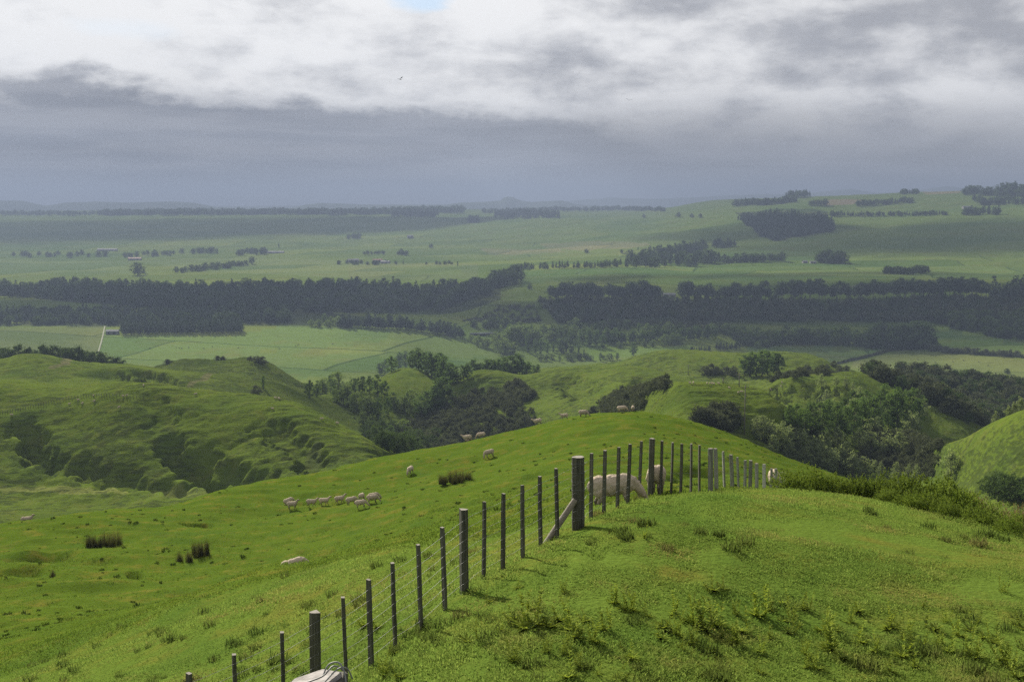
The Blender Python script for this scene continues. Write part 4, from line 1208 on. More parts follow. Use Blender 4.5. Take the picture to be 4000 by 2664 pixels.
OLD = [(1634, 1031, 1634, 28.3, .125, 'round'), (1645, 1031, 1648, 28.8, .08, 'box'), (1662, 1038, 1666, 30, .065, 'box'), (1680, 1045, 1685, 31.2, .085, 'box'), (1696, 1051, 1699, 32.2, .055, 'box'),
       (1713, 1058, 1712, 33.4, .07, 'box'), (1725, 1058, 1723, 34.4, .115, 'half'), (1740, 1065, 1740, 35.5, .085, 'box'), (1756, 1067, 1757, 36.8, .085, 'new'), (1774, 1077, 1773, 38.4, .07, 'box'),
       (1784, 1077, 1784, 39.3, .10, 'round'), (1797, 1085, 1796, 41, .08, 'box'), (1805, 1087, 1806, 42.5, .07, 'box')]
root2 = link('wire_fence', None)
o_pts = []
for px0, py0, px1, Y, w_, kd in OLD:
    q = at(px1, 1128, Y); p = Vector((q.x, Y, float(ground(q.x, Y)[0]))); o_pts.append((p, at(px0, py0, Y)))
root2.location = o_pts[0][0]
tag(root2, 'old grey weathered post and wire fence dropping away behind the brow', 'fence')
off2 = -root2.location
for i, ((px0, py0, px1, Y, w_, kd), (p, t)) in enumerate(zip(OLD, o_pts)):
    o = timber('post' if w_ > .1 else 'batten', p + off2 - Vector((0, 0, .15)), t + off2, w_, w_ * .8, M_bright if kd == 'new' else M_old, root2, 'box' if kd == 'new' else kd, 200 + i)
for fr in (.3, .48, .64, .80, .93):
    pts = [p + (t - p) * fr + off2 + Vector((-.02, -.05, 0)) for p, t in o_pts]
    link('wire', mesh_py('wire', [tube(pts, .003, 5)], M_wire), root2)

# cut post right beside the viewpoint, wires twisted over its slanting top
pc = at(722, 1588, 3.7)
gz = float(ground(pc.x, 3.7)[0])
root3 = link('fence_post', None, None, (pc.x, 3.7, gz))
tag(root3, 'pale slant-cut post with twisted wire on top at the bottom edge', 'fence post')
M_sunlit = bark_mat('sunlit_cut_timber', (.26, .24, .22), (.48, .45, .43), 20, 4)  # sunlight on the slanting top, painted in as a pale wood colour
m_, gg = mat('overexposed_wood')
out(gg, principled(gg, gg.mix(gg.noise(gg.node('ShaderNodeTexCoord').outputs['Object'], 25, 3), c4((.42, .36, .37)), c4((.58, .50, .51))), .7))  # overexposed wood along the edge, its glare painted as pinkish white
H_ = pc.z - gz


def slab(name, pts_top, z0, material, parent):
    n = len(pts_top)
    vs = [(x, y, z) for x, y, z in pts_top] + [(x, y, z0) for x, y, z in pts_top]
    fs = [tuple(range(n))] + [(i, i + n, (i + 1) % n + n, (i + 1) % n) for i in range(n)] + [tuple(range(2 * n - 1, n - 1, -1))]
    me = bpy.data.meshes.new(name); me.from_pydata(vs, [], fs); me.materials.append(material); me.update()
    bm = bmesh.new(); bm.from_mesh(me)
    bmesh.ops.recalc_face_normals(bm, faces=bm.faces)
    bmesh.ops.bevel(bm, geom=list(bm.edges), offset=.004, segments=2, affect='EDGES')
    bm.to_mesh(me); bm.free()
    return link(name, me, parent)


slab('post', [(-.06, -.05, H_ + .010), (.095, -.055, H_ + .030), (.100, .05, H_ + .046), (.02, .075, H_ + .040), (-.06, .05, H_ + .018)], -.2, M_post, root3)
slab('lit_edge', [(-.115, -.10, H_ - .015), (.085, -.105, H_ + .004), (.093, -.062, H_ + .012), (-.105, -.058, H_ + .002)], H_ - .35, MATS['overexposed_wood'], root3)
slab('cap', [(-.10, -.054, H_ + .014), (.04, -.05, H_ + .036), (.088, .02, H_ + .056), (.02, .06, H_ + .052), (-.07, .04, H_ + .026)], H_ - .03, M_sunlit, root3)
for wp in [[(-.14, -.12, -.05), (-.10, -.09, .018), (-.04, -.05, .038), (.03, -.02, .056), (.06, .02, .075), (.09, .05, .045)],
           [(-.02, -.13, -.04), (.0, -.10, .020), (.04, -.05, .048), (.075, .0, .072), (.10, .04, .058), (.115, .05, .02)],
           [(.03, -.01, .052), (.045, .01, .082), (.075, .02, .086), (.095, .01, .060), (.105, -.02, .02)]]:
    # smooth the path
    W = [Vector((a, b, c + H_)) for a, b, c in wp]
    sm = []
    for i in range(len(W) - 1):
        for t in (0, .25, .5, .75):
            p0, p1, p2, p3 = W[max(i - 1, 0)], W[i], W[i + 1], W[min(i + 2, len(W) - 1)]
            sm.append(.5 * ((2 * p1) + (p2 - p0) * t + (2 * p0 - 5 * p1 + 4 * p2 - p3) * t * t + (3 * p1 - p0 - 3 * p2 + p3) * t ** 3))
    sm.append(W[-1])
    link('wire', mesh_py('wire', [tube(sm, .0026, 6)], M_wire, True), root3)

# ------------------------------------------------------------------ sheep
m_, gg = mat('wool')
pos = gg.node('ShaderNodeTexCoord').outputs['Object']
ca = gg.node('ShaderNodeAttribute', attribute_name='coat').outputs['Color']
rn = gg.node('ShaderNodeObjectInfo').outputs['Random']
n_ = gg.noise(pos, 26, 4, .6)
v = gg.m('MULTIPLY', gg.m('ADD', .68, gg.m('MULTIPLY', n_, .55)), gg.m('ADD', .86, gg.m('MULTIPLY', rn, .22)))
out(gg, principled(gg, gg.mix(1.0, ca, gg.comb(v, v, v), 'MULTIPLY'), .95, bump(gg, gg.noise(pos, 45, 3, .6), .02), .05))
M_wool = m_


def blob(bm, c, r, rot=0.0):
    M_ = Matrix.Translation(c) @ Matrix.Rotation(rot, 4, 'Y') @ Matrix.Diagonal((r[0], r[1], r[2], 1))
    bmesh.ops.create_icosphere(bm, subdivisions=2, radius=1.0, matrix=M_)


def limb(bm, pts, rad):
    pts = [Vector(p) for p in pts]
    for (a, ra), (b, rb) in zip(zip(pts, rad), zip(pts[1:], rad[1:])):
        n = max(2, int((b - a).length / (min(ra, rb) * .6)))
        for i in range(n + 1):
            t = i / n
            r = ra + (rb - ra) * t
            bmesh.ops.create_icosphere(bm, subdivisions=1, radius=r * 1.08, matrix=Matrix.Translation(a.lerp(b, t)))


def sheep_mesh(name, pose, voxel=.022):
    bm = bmesh.new()
    lie = pose == 'lie'
    z0 = -.30 if lie else 0
    blob(bm, (.24, 0, .54 + z0), (.27, .205, .235), .1)
    blob(bm, (0, 0, .53 + z0), (.36, .235, .245))
    blob(bm, (-.28, 0, .55 + z0), (.25, .215, .235), -.1)
    blob(bm, (-.50, 0, .55 + z0), (.05, .045, .11))
    if pose == 'graze':
        nk = [(.40, 0, .56), (.54, .0, .42), (.64, .0, .26)]; hd = (.70, 0, .15); ha = .95
    elif pose == 'side_graze':
        nk = [(.40, 0, .56), (.53, .08, .42), (.60, .17, .26)]; hd = (.63, .23, .15); ha = .95
    elif pose == 'lie':
        nk = [(.38, 0, .34), (.48, 0, .44), (.54, 0, .54)]; hd = (.62, 0, .56); ha = .35
    else:
        nk = [(.38, 0, .62), (.50, 0, .72), (.58, 0, .82)]; hd = (.67, 0, .85); ha = .40
    limb(bm, nk, [.155, .115, .085])
    H = Vector(hd)
    blob(bm, H, (.125, .062, .068), ha)
    mz = H + Vector((math.cos(ha) * .10, 0, -math.sin(ha) * .10))
    blob(bm, mz, (.055, .042, .042), ha)
    for sgn in (-1, 1):
        e = H + Vector((-math.cos(ha) * .07, sgn * .055, math.sin(ha) * .07 + .035))
        limb(bm, [e, e + Vector((-.02, sgn * .085, -.005))], [.026, .014])
    legs = {'walk': [(.26, .11, .16, .02), (.22, -.11, -.10, .0), (-.30, .12, -.12, .02), (-.30, -.12, .12, .0)],
            'stand': [(.26, .11, .02, 0), (.25, -.11, -.01, 0), (-.32, .12, -.02, 0), (-.31, -.12, .02, 0)]}.get('walk' if pose == 'walk' else 'stand')
    if not lie:
        for x, y, sw, lift in legs:
            if x > 0:
                limb(bm, [(x, y, .42), (x + sw * .35, y, .24), (x + sw * .9, y, .05 + lift)], [.085, .042, .032])
                fx = x + sw * .9
            else:
                limb(bm, [(x, y, .44), (x + .05 + sw * .3, y, .30), (x - .05 + sw * .6, y, .20), (x - .01 + sw, y, .05 + lift)], [.115, .065, .042, .032])
                fx = x - .01 + sw
            blob(bm, (fx + .012, y, .03 + lift), (.042, .032, .030))
    else:
        for x, y in ((.3, .16), (.3, -.16), (-.25, .2), (-.25, -.2)):
            limb(bm, [(x, y, .10), (x + .12, y * 1.1, .045), (x + .22, y, .04)], [.07, .045, .035])
    me0 = bpy.data.meshes.new('tmp'); bm.to_mesh(me0); bm.free()
    o = bpy.data.objects.new('tmp', me0); COL.objects.link(o)
    md = o.modifiers.new('r', 'REMESH'); md.mode = 'VOXEL'; md.voxel_size = voxel
    sm_ = o.modifiers.new('s', 'SMOOTH'); sm_.iterations = 4; sm_.factor = .5
    dg = bpy.context.evaluated_depsgraph_get()
    me = bpy.data.meshes.new_from_object(o.evaluated_get(dg))
    bpy.data.objects.remove(o)
    me.name = name
    n = len(me.vertices)
    co = np.empty(n * 3); me.vertices.foreach_get('co', co); co = co.reshape(-1, 3)
    dh = np.linalg.norm((co - np.array(H) - np.array((.02, 0, -.02))) / np.array((1, .8, 1)), axis=1)
    leg_m = np.clip((.27 - co[:, 2]) / .08, 0, 1) if not lie else np.zeros(n)
    leg_m = np.where(dh < .3, 0, leg_m)
    head_m = np.clip((.15 - dh) / .05, 0, 1)
    woolw = (1 - np.maximum(leg_m, head_m))
    nz = vnoise(co[:, 0] * 22 + co[:, 2] * 7, co[:, 1] * 22 + co[:, 2] * 15, 3) + .6 * vnoise(co[:, 0] * 45, co[:, 2] * 45 + co[:, 1] * 30, 9)
    nr_ = np.empty(n * 3); me.vertices.foreach_get('normal', nr_); nr_ = nr_.reshape(-1, 3)
    co = co + nr_ * (nz * .008 * woolw)[:, None]
    me.vertices.foreach_set('co', co.ravel())
    cw = np.array((.44, .365, .275)); cf = np.array((.34, .28, .22)); cl_ = np.array((.13, .11, .09))
    col = cw[None] * np.ones((n, 1))
    belly = np.clip((.42 + z0 - co[:, 2]) / .15, 0, 1)[:, None] * .35
    col = col * (1 - belly) + np.array((.24, .20, .15)) * belly       # wool darker toward the belly
    col = col * (1 - head_m[:, None]) + cf * head_m[:, None]
    nose = np.clip((.065 - np.linalg.norm(co - np.array(mz), axis=1)) / .03, 0, 1)[:, None]
    col = col * (1 - nose) + np.array((.06, .05, .045)) * nose
    col = col * (1 - leg_m[:, None]) + cl_ * leg_m[:, None]  # legs coloured darker, their shade painted into the coat
    a = me.color_attributes.new('coat', 'FLOAT_COLOR', 'POINT')
    cc = np.ones((n, 4)); cc[:, :3] = col
    a.data.foreach_set('color', cc.astype(np.float32).ravel())
    me.materials.clear(); me.materials.append(M_wool)
    me.polygons.foreach_set('use_smooth', [True] * len(me.polygons))
    me.update()
    return me


SH = {p_: sheep_mesh('sheep_' + p_, p_) for p_ in ('graze', 'side_graze', 'walk', 'stand', 'lie')}


def sheep(px, py, pose, head_deg, label, scale=1.0, Y=None, group=None, ymin=11, ymax=400, push=0.0, sink=.02):
    if Y is None:
        p = hit(px, py, ymin, ymax)
        Yc = math.exp(float(row_eval(6, np.array([ray_s(px, py)]))[1][0]))      # stock keeps to this side of the crest
        Yv = min(p.y, Yc) + push if ymin < 100 else p.y
    else:
        Yv = Y
    x = Yv * ray_s(px, py)
    p = Vector((x, Yv, float(ground(x, Yv)[0])))
    # stand square to the slope along the body
    h_ = R(head_deg); d = .35 * scale
    za = float(ground(x + math.cos(h_) * d, Yv + math.sin(h_) * d)[0]); zb = float(ground(x - math.cos(h_) * d, Yv - math.sin(h_) * d)[0])
    pit = math.atan2(za - zb, 2 * d) * .8
    o = link('sheep', SH[pose], None, (p.x, p.y, p.z - sink * scale), None, scale)
    o.rotation_euler = (Matrix.Rotation(h_, 3, 'Z') @ Matrix.Rotation(-pit, 3, 'Y')).to_euler()
    return tag(o, label, 'sheep', group)


GS = 'sheep grazing the green paddock'
sheep(1413, 1160, 'graze', 4, 'large pale sheep grazing right behind the fence battens by the strainer post', 1.02, Y=25.9, group=GS)
sheep(1508, 1140, 'graze', 72, 'sheep seen from behind the round fence post, grazing right of the large sheep', .95, Y=29.6, group=GS)
sheep(1779, 1120, 'graze', 84, 'sheep half hidden behind the far end of the old grey fence', 1.1, Y=49, group=GS)
sheep(673, 1170, 'stand', -12, 'sheep standing leftmost of the walking flock, facing right', 1.01, ymin=60, group=GS)
sheep(665, 1161, 'graze', 40, 'sheep mostly hidden behind the leftmost sheep of the flock', 0.99, ymin=60, group=GS)
sheep(716, 1164, 'walk', 5, 'first of the three walking sheep, just right of the leftmost standing pair', 0.95, ymin=60, group=GS)
sheep(745, 1161, 'walk', 5, 'middle of the three walking sheep in the flock', 0.95, ymin=60, group=GS)
sheep(782, 1156, 'walk', 8, 'foremost walking sheep, just left of the grazing bunch', 0.95, ymin=60, group=GS)
sheep(809, 1160, 'graze', 28, 'fat grazing sheep at the left of the bunch, turned half away', 1.03, ymin=60, group=GS)
sheep(831, 1150, 'graze', 75, 'sheep seen from the rear in the middle of the grazing bunch', 0.95, ymin=60, group=GS)
sheep(831, 1167, 'graze', 3, 'nearest sheep of the bunch, grazing lowest on the slope', 0.97, ymin=60, group=GS)
sheep(857, 1155, 'graze', 3, 'nearer of the two overlapping sheep at the right of the bunch', 0.97, ymin=60, group=GS)
sheep(861, 1149, 'graze', 3, 'farther of the two overlapping sheep at the right of the bunch', 0.97, ymin=60, group=GS)
sheep(943, 1089, 'graze', 250, 'lone sheep grazing toward us left of the rush clump', 1.1, ymin=60, group=GS)
sheep(1126, 1050, 'side_graze', 195, 'lone sheep grazing leftward on the open slope right of the rush clump', 1.1, ymin=60, group=GS)
sheep(1075, 1009, 'stand', 185, 'sheep standing on the crest and facing left behind a lying lamb', 1.1, ymin=60, group=GS)
sheep(1077, 1013, 'lie', 30, 'small sheep lying down on the crest before a standing one', .85, ymin=60, group=GS)
sheep(1107, 1003, 'graze', 182, 'sheep grazing on the crest just right of the lying one', 1.05, ymin=60, group=GS)
sheep(1238, 973, 'walk', 180, 'sheep walking left along the crest, legs hidden by the brow', 1.1, ymin=60, push=2.5, group=GS)
sheep(1298, 966, 'stand', 180, 'sheep beyond the crest with only head and back showing', 1.0, ymin=60, push=4.5, group=GS)
sheep(1342, 958, 'graze', -25, 'brownish sheep grazing on the crest left of the pair', 1.2, ymin=60, group=GS)
sheep(1430, 946, 'graze', 12, 'left sheep of the pair on the crest, against the scrub', 1.25, ymin=60, group=GS)
sheep(1455, 946, 'graze', 85, 'right sheep of the crest pair, seen from the rear', 1.05, ymin=60, group=GS)
_ys = np.linspace(36, 75, 80); _xs = _ys * ray_s(683, 1295)
_q = np.abs(-(ground(_xs, _ys) + .80) / _ys - py2q(1283))
sheep(683, 1300, 'graze', 5, 'sheep with only its back showing above the long grass at left', 1.1, Y=float(_ys[int(np.argmin(_q))]), group=GS)
sheep(62, 1196, 'lie', 10, 'pale sheep lying at the far left edge of the paddock crest', 1.0, ymin=60, push=2.5, group=GS)
TINY = 'small pale sheep dotted far off on the rough left hill'
for px, py in [(215, 912), (180, 922), (190, 929), (218, 924), (283, 913), (292, 912), (450, 908), (160, 931), (275, 938), (633, 917), (641, 918), (330, 888), (627, 942), (740, 965), (27, 956), (775, 975)]:
    sheep(px, py, rnd.choice(('graze', 'walk')), rnd.uniform(0, 360), TINY, 1.1, ymin=250, ymax=700, group='tiny sheep on the left hill')
for px, py in [(1586, 883), (1594, 882), (1626, 884), (1633, 884), (1640, 885), (1652, 884), (1676, 894), (1697, 905), (1705, 903), (1770, 897), (1795, 889), (1797, 881), (1640, 936)]:
    sheep(px, py, rnd.choice(('graze', 'walk')), rnd.uniform(0, 360), 'tiny pale sheep dotted on the bright hill by the power poles', 1.1, ymin=250, ymax=800, group='tiny sheep by the power poles')

# ------------------------------------------------------------------ grass, rushes, thistles, gorse
def grass_tuft(name, seed, n, h, spread, material, wid=.006, lean=.5):
    r_ = np.random.RandomState(seed)
    v, f = [], []
    for i in range(n):
        a = r_.uniform(0, 6.283); rad = spread * math.sqrt(r_.rand())
        b = np.array((math.cos(a) * rad, math.sin(a) * rad, -.01))
        hh = h * r_.uniform(.5, 1.15)
        la = r_.uniform(0, 6.283); ln = lean * r_.rand() * hh
        side = np.array((math.cos(la + 1.57), math.sin(la + 1.57), 0)) * wid * r_.uniform(.7, 1.3)
        mid = b + np.array((math.cos(la) * ln * .35, math.sin(la) * ln * .35, hh * .6))
        tip = b + np.array((math.cos(la) * ln, math.sin(la) * ln, hh))
        k_ = len(v)
        v += [b - side, b + side, mid + side * .8, mid - side * .8, tip]
        f += [(k_, k_ + 1, k_ + 2, k_ + 3), (k_ + 3, k_ + 2, k_ + 4)]
    me = bpy.data.meshes.new(name); me.from_pydata([tuple(p) for p in v], [], f); me.materials.append(material); me.update()
    return me


def grass_mat(name, a, b, dry, dark):
    m_, gg = mat(name)
    pos = gg.node('ShaderNodeNewGeometry').outputs['Position']
    a, b, dry, dark = [tuple(q * .86 for q in t_) for t_ in (a, b, dry, dark)]
    rn = gg.node('ShaderNodeObjectInfo').outputs['Random']
    n1_ = gg.noise(pos, .55, 4, .6, .3)
    n2_ = gg.noise(gg.vm('ADD', pos, (31, 17, 5)), .30, 3, .5)
    col = gg.mix(rn, c4(a), c4(b))
    col = gg.mix(gg.m('MULTIPLY', gg.sstep(n1_, .50, .68), .6), col, c4(dry))
    col = gg.mix(gg.m('MULTIPLY', gg.sstep(n2_, .50, .32), .55), col, c4(dark))
    N_ = gg.node('ShaderNodeNewGeometry').outputs['Normal']
    nn_ = gg.vm('NORMALIZE', gg.vm('ADD', gg.vm('MULTIPLY', N_, (.45, .45, .45)), (0, 0, .8)))
    p = principled(gg, col, .8, nn_, .0)
    tr = gg.node('ShaderNodeBsdfTranslucent'); gg.put(tr.inputs[0], col)
    mx = gg.node('ShaderNodeMixShader'); mx.inputs[0].default_value = .50
    gg.t.links.new(p, mx.inputs[1]); gg.t.links.new(tr.outputs[0], mx.inputs[2])
    out(gg, mx.outputs[0])
    return m_


M_grass = grass_mat('grass_blades', (.138, .220, .038), (.228, .298, .058), (.330, .265, .086), (.110, .200, .036))
M_turf = grass_mat('short_turf', (.092, .156, .020), (.152, .214, .030), (.185, .195, .030), (.080, .135, .018))
tufts = [grass_tuft('tuft', 300 + i, 10, .045, .15, M_grass, .0065, 1.9) for i in range(6)]
turf = [grass_tuft('turf', 340 + i, 8, .050, .17, M_turf, .009, 1.8) for i in range(5)]


def s_logy(n, y0, y1, smin=-.46, smax=.46, seed=1):
    r_ = np.random.RandomState(seed)
    s = r_.uniform(smin, smax, n); Y = np.exp(r_.uniform(math.log(y0), math.log(y1), n))
    return s * Y, Y


# long grass on the near knoll, up to and just over its brow
x, y = s_logy(44000, 9.5, 36, seed=2)
z = ground(x, y)
s_ = x / y
_, LE = row_eval(3, s_)
keep = y < np.exp(LE) * np.random.RandomState(3).uniform(.85, 1.06, len(y))
x, y, z = x[keep], y[keep], z[keep]
patch = fbm(x / 2.2, y / 2.2, 71, 3)
sc = np.clip(.8 + .6 * patch, .4, 1.6) * np.random.RandomState(4).uniform(.7, 1.25, len(x)) * np.where(y > 24, 1.15, 1.0)
scatter('grass', 'long tufted green and straw-tinged grass on the near slope', 'grass', np.stack([x, y, z], 1), tufts, np.stack([np.ones_like(sc) * 1.1, np.ones_like(sc) * 1.1, sc], 1))
x, y = s_logy(60000, 24, 165, seed=5)
_, LE = row_eval(3, x / y)
_, LC = row_eval(6, x / y)
keep = (y > np.exp(LE) * .92) & (y < np.exp(LC) * 1.02)
x, y = x[keep], y[keep]
z = ground(x, y)
sc = np.clip(1 + .5 * fbm(x / 5, y / 4, 75, 3), .5, 1.6) * np.where(y > 60, 1.5, 1.15)
scatter('grass', 'short cropped bright green turf of the sheep paddock', 'grass', np.stack([x, y, z], 1), turf, np.stack([sc * 1.1, sc * 1.1, sc * .9], 1))
# dark clods and dung-rank tussocks dotted over the paddock
x, y = s_logy(1600, 40, 158, seed=8)
_, LC = row_eval(6, x / y)
_, LE = row_eval(3, x / y)
keep = (y < np.exp(LC) * .98) & (y > np.exp(LE) * 1.2) & (fbm(x / 14, y / 10, 81, 2) > -.15)
x, y = x[keep], y[keep]
M_rank = grass_mat('rank_tussocks', (.022, .040, .008), (.045, .070, .012), (.05, .05, .015), (.02, .04, .008))
rank = [grass_tuft('rank', 360 + i, 40, .13, .14, M_rank, .012, 1.2) for i in range(3)]
scatter('grass', 'dark rank tussocks and clods dotted over the sheep paddock', 'grass', np.stack([x, y, ground(x, y)], 1), rank, rs.uniform(.5, 1.5, (len(x), 1)) * np.array([[1.4, 1.0, .8]]))


x, y = s_logy(700, 10.5, 33, seed=12)
_, LE = row_eval(3, x / y)
keep = (y < np.exp(LE)) & (fbm(x / 3, y / 3, 83, 2) > -.1)
x, y = x[keep], y[keep]
M_tuss = grass_mat('knoll_tussocks', (.060, .095, .018), (.110, .140, .030), (.16, .13, .05), (.045, .08, .016))
tuss = [grass_tuft('tussock', 380 + i, 60, .13, .12, M_tuss, .006, .9) for i in range(4)]
scatter('grass', 'darker rank grass tufts scattered over the near knoll', 'grass', np.stack([x, y, ground(x, y)], 1), tuss, rs.uniform(.45, 1.35, (len(x), 1)) * np.array([[1.2, 1.2, 1.0]]))


def rush_mesh(seed, n_t, rx, ry, h):
    r_ = np.random.RandomState(seed)
    v, f = [], []
    for t in range(n_t):
        a = r_.uniform(0, 6.283); q = math.sqrt(r_.rand())
        c = np.array((math.cos(a) * rx * q, math.sin(a) * ry * q, 0)); th = h * r_.uniform(.35, 1.15)
        for i in range(60):
            b = c + np.array((r_.normal() * .07, r_.normal() * .07, -.08))
            la = r_.uniform(0, 6.283); ln = r_.rand() * .35 * th; hh = th * r_.uniform(.6, 1.1)
            tip = b + np.array((math.cos(la) * ln, math.sin(la) * ln, hh + .08))
            sd = np.array((math.cos(la + 1.57), math.sin(la + 1.57), 0)) * .010
            k_ = len(v); v += [b - sd, b + sd, tip]; f.append((k_, k_ + 1, k_ + 2))
    return mesh_np('rush', np.array(v), np.array(f), [M_rush], smooth=False)


for px, py, nt, rx, ry, h, lab in [
    (1050, 1110, 40, 1.7, 1.1, 1.25, 'dark brown-green rush clump alone in the middle of the paddock'),
    (212, 1256, 14, .7, .6, 1.05, 'left half of the dark rush patch low on the left slope'),
    (258, 1254, 18, .8, .7, 1.3, 'right, taller half of the dark rush patch low on the left slope'),
    (462, 1276, 16, .6, .8, 1.2, 'upright dark rush clump in the hollow on the left'),
    (413, 1292, 6, .2, .2, .8, 'left of two small rush tufts below the upright clump'),
    (433, 1293, 6, .22, .2, .85, 'right of two small rush tufts below the upright clump'),
    (118, 1325, 3, .2, .2, .5, 'small low dark rush tuft at the far left')]:
    p = hit(px, py, 40, 200)
    tag(link('rush_clump', rush_mesh(int(px), nt, rx, ry, h), None, p), lab, 'rush', 'rush clumps')


def thistle_mesh(seed, stems, h):
    r_ = np.random.RandomState(seed)
    v, f = [], []

    def leaf(b, d, L_, w_):
        d = d / np.linalg.norm(d)
        sd = np.cross(d, (0, 0, 1.0)); sd /= (np.linalg.norm(sd) + 1e-9)
        up_ = np.cross(sd, d)
        prev = None
        pts = []
        K = 5
        for i in range(K + 1):
            t = i / K
            c = b + d * L_ * t + np.array((0, 0, -.25)) * L_ * t * t
            ww = w_ * (1 - t) * (1.0 if i % 2 else .45) + .001
            pts.append((c - sd * ww + up_ * ww * .5, c, c + sd * ww + up_ * ww * .5))
        for i in range(K):
            k_ = len(v)
            v.extend([*pts[i], *pts[i + 1]])
            f.extend([(k_, k_ + 1, k_ + 4, k_ + 3), (k_ + 1, k_ + 2, k_ + 5, k_ + 4)])
    for i in range(34):
        a = r_.uniform(0, 6.283); e = r_.uniform(.15, 1.5)
        leaf(np.array((0, 0, .0)), np.array((math.cos(a), math.sin(a), e)), h * r_.uniform(.35, .6), h * .07)
    for s_ in range(stems):
        b = np.array((r_.normal() * .08 * h, r_.normal() * .08 * h, 0)); tip = b + np.array((r_.normal() * .15 * h, r_.normal() * .15 * h, h * r_.uniform(.65, 1.1)))
        k_ = len(v); q = .008
        v.extend([b + (q, 0, 0), b + (-q * .5, q, 0), b + (-q * .5, -q, 0), tip]); f.extend([(k_, k_ + 1, k_ + 3, k_ + 3), (k_ + 1, k_ + 2, k_ + 3, k_ + 3), (k_ + 2, k_, k_ + 3, k_ + 3)])
        for i in range(20):
            t = r_.uniform(.12, 1.0); a = r_.uniform(0, 6.283)
            leaf(b + (tip - b) * t, np.array((math.cos(a), math.sin(a), .9)), h * .30 * (1.15 - .75 * t), h * .045)
    me = bpy.data.meshes.new('thistle')
    me.from_pydata([tuple(p) for p in v], [], [q[:3] if q[2] == q[3] else q for q in f] if True else f)
    me.materials.append(M_thistle); me.update()
    return me


TH = [thistle_mesh(400 + i, 1 + (i * 2) % 5, 1.0) for i in range(6)]
TL = [(1210, 1448, 62), (1240, 1440, 58), (1265, 1446, 56), (1288, 1430, 44), (1312, 1450, 50), (1325, 1468, 34), (1180, 1425, 30), (1075, 1478, 42), (1390, 1450, 36), (1432, 1402, 26), (1455, 1405, 30),
      (1492, 1420, 24), (1522, 1446, 40), (1548, 1418, 36), (1592, 1440, 52), (1622, 1452, 50), (1648, 1442, 44), (1690, 1416, 22), (1742, 1420, 50), (1770, 1405, 28), (1800, 1388, 22), (1802, 1430, 28), (1832, 1442, 28),
      (1892, 1455, 40), (1908, 1496, 52), (1952, 1434, 26), (1852, 1505, 24), (1938, 1516, 30), (2040, 1450, 40), (2052, 1446, 30), (2085, 1452, 20), (2122, 1482, 26), (2150, 1450, 40), (2232, 1452, 36), (2292, 1482, 40),
      (2332, 1440, 24), (2072, 1510, 40), (2242, 1515, 44), (2312, 1530, 50), (1772, 1470, 30), (1590, 1485, 30), (1560, 1462, 24), (1690, 1480, 32), (1300, 1490, 26), (1255, 1500, 22), (1700, 1455, 40), (2340, 1560, 40),
      (838, 1440, 34), (868, 1446, 34), (905, 1505, 26), (920, 1560, 34), (884, 1552, 30), (1130, 1385, 24), (1480, 1238, 40), (1640, 1500, 26), (1980, 1480, 34), (2010, 1500, 30), (2180, 1500, 36), (2105, 1535, 34), (1880, 1540, 28), (1305, 1560, 40), (1420, 1566, 34)]
rq = random.Random(21)
for _ in range(46):
    TL.append((rq.uniform(1150, 2354), rq.gauss(1455, 50), rq.uniform(14, 34)))
TL = [q_ for q_ in TL if 1330 < q_[1] < 1575 or q_[0] == 1480]
w = hits([a for a, b, c in TL], [b for a, b, c in TL], 10, 60)
for i, ((px, py, hp), p) in enumerate(zip(TL, w)):
    h = hp * p[1] / FPX * 1.45 + .04
    lone = px == 1480
    tag(link('thistle', TH[rnd.randrange(6)] if not lone else TH[0], None, tuple(p), (rnd.uniform(-.12, .12), rnd.uniform(-.12, .12), rnd.uniform(0, 6.28)), (h * (.3 if lone else 1.35), h * (.3 if lone else 1.35), h)),
        'single thin thistle stalk right of the strainer post' if lone else ('spiky thistle at the foot of the fence' if px < 1140 else 'spiky green thistle in the patch on the grassy knoll right of the fence'), 'thistle', None if lone else ('thistles at the fence foot' if px < 1140 else 'thistle patch on the knoll'))


def spiny_mesh(seed, n, material, rx, h, spike):
    """bush of many upright spiny shoots, each a spike set round with needles"""
    r_ = np.random.RandomState(seed)
    v, f = [], []
    lob = [(r_.uniform(-.6, .6) * rx, r_.uniform(-.5, .5) * rx, r_.uniform(.35, .6) * rx, h * r_.uniform(.55, .85)) for _ in range(6)]
    for i in range(n):
        cx_, cy_, lr, lh = lob[r_.randint(6)]
        a = r_.uniform(0, 6.283); e = math.acos(r_.uniform(-.1, 1))
        q = r_.uniform(.55, 1.0)
        nrm = np.array((math.cos(a) * math.sin(e), math.sin(a) * math.sin(e), math.cos(e)))
        p = np.array((cx_, cy_, 0)) + nrm * np.array((lr, lr, lh)) * q
        if p[2] < 0: p[2] = r_.uniform(0, .1)
        d = nrm + np.array((0, 0, .7)) + r_.normal(size=3) * .35; d /= np.linalg.norm(d)
        L_ = spike * r_.uniform(.6, 1.5)
        for j in range(9):
            t = r_.uniform(.1, 1)
            b = p + d * L_ * t
            dd = d * .8 + r_.normal(size=3) * .6; dd /= np.linalg.norm(dd)
            ll = spike * .45 * (1.2 - .7 * t)
            sd = np.cross(dd, r_.normal(size=3)); sd /= np.linalg.norm(sd); sd *= .013
            k_ = len(v); v.extend([b - sd, b + sd, b + dd * ll]); f.append((k_, k_ + 1, k_ + 2))
    return mesh_np('spiny', np.array(v), np.array(f), [material], smooth=False)


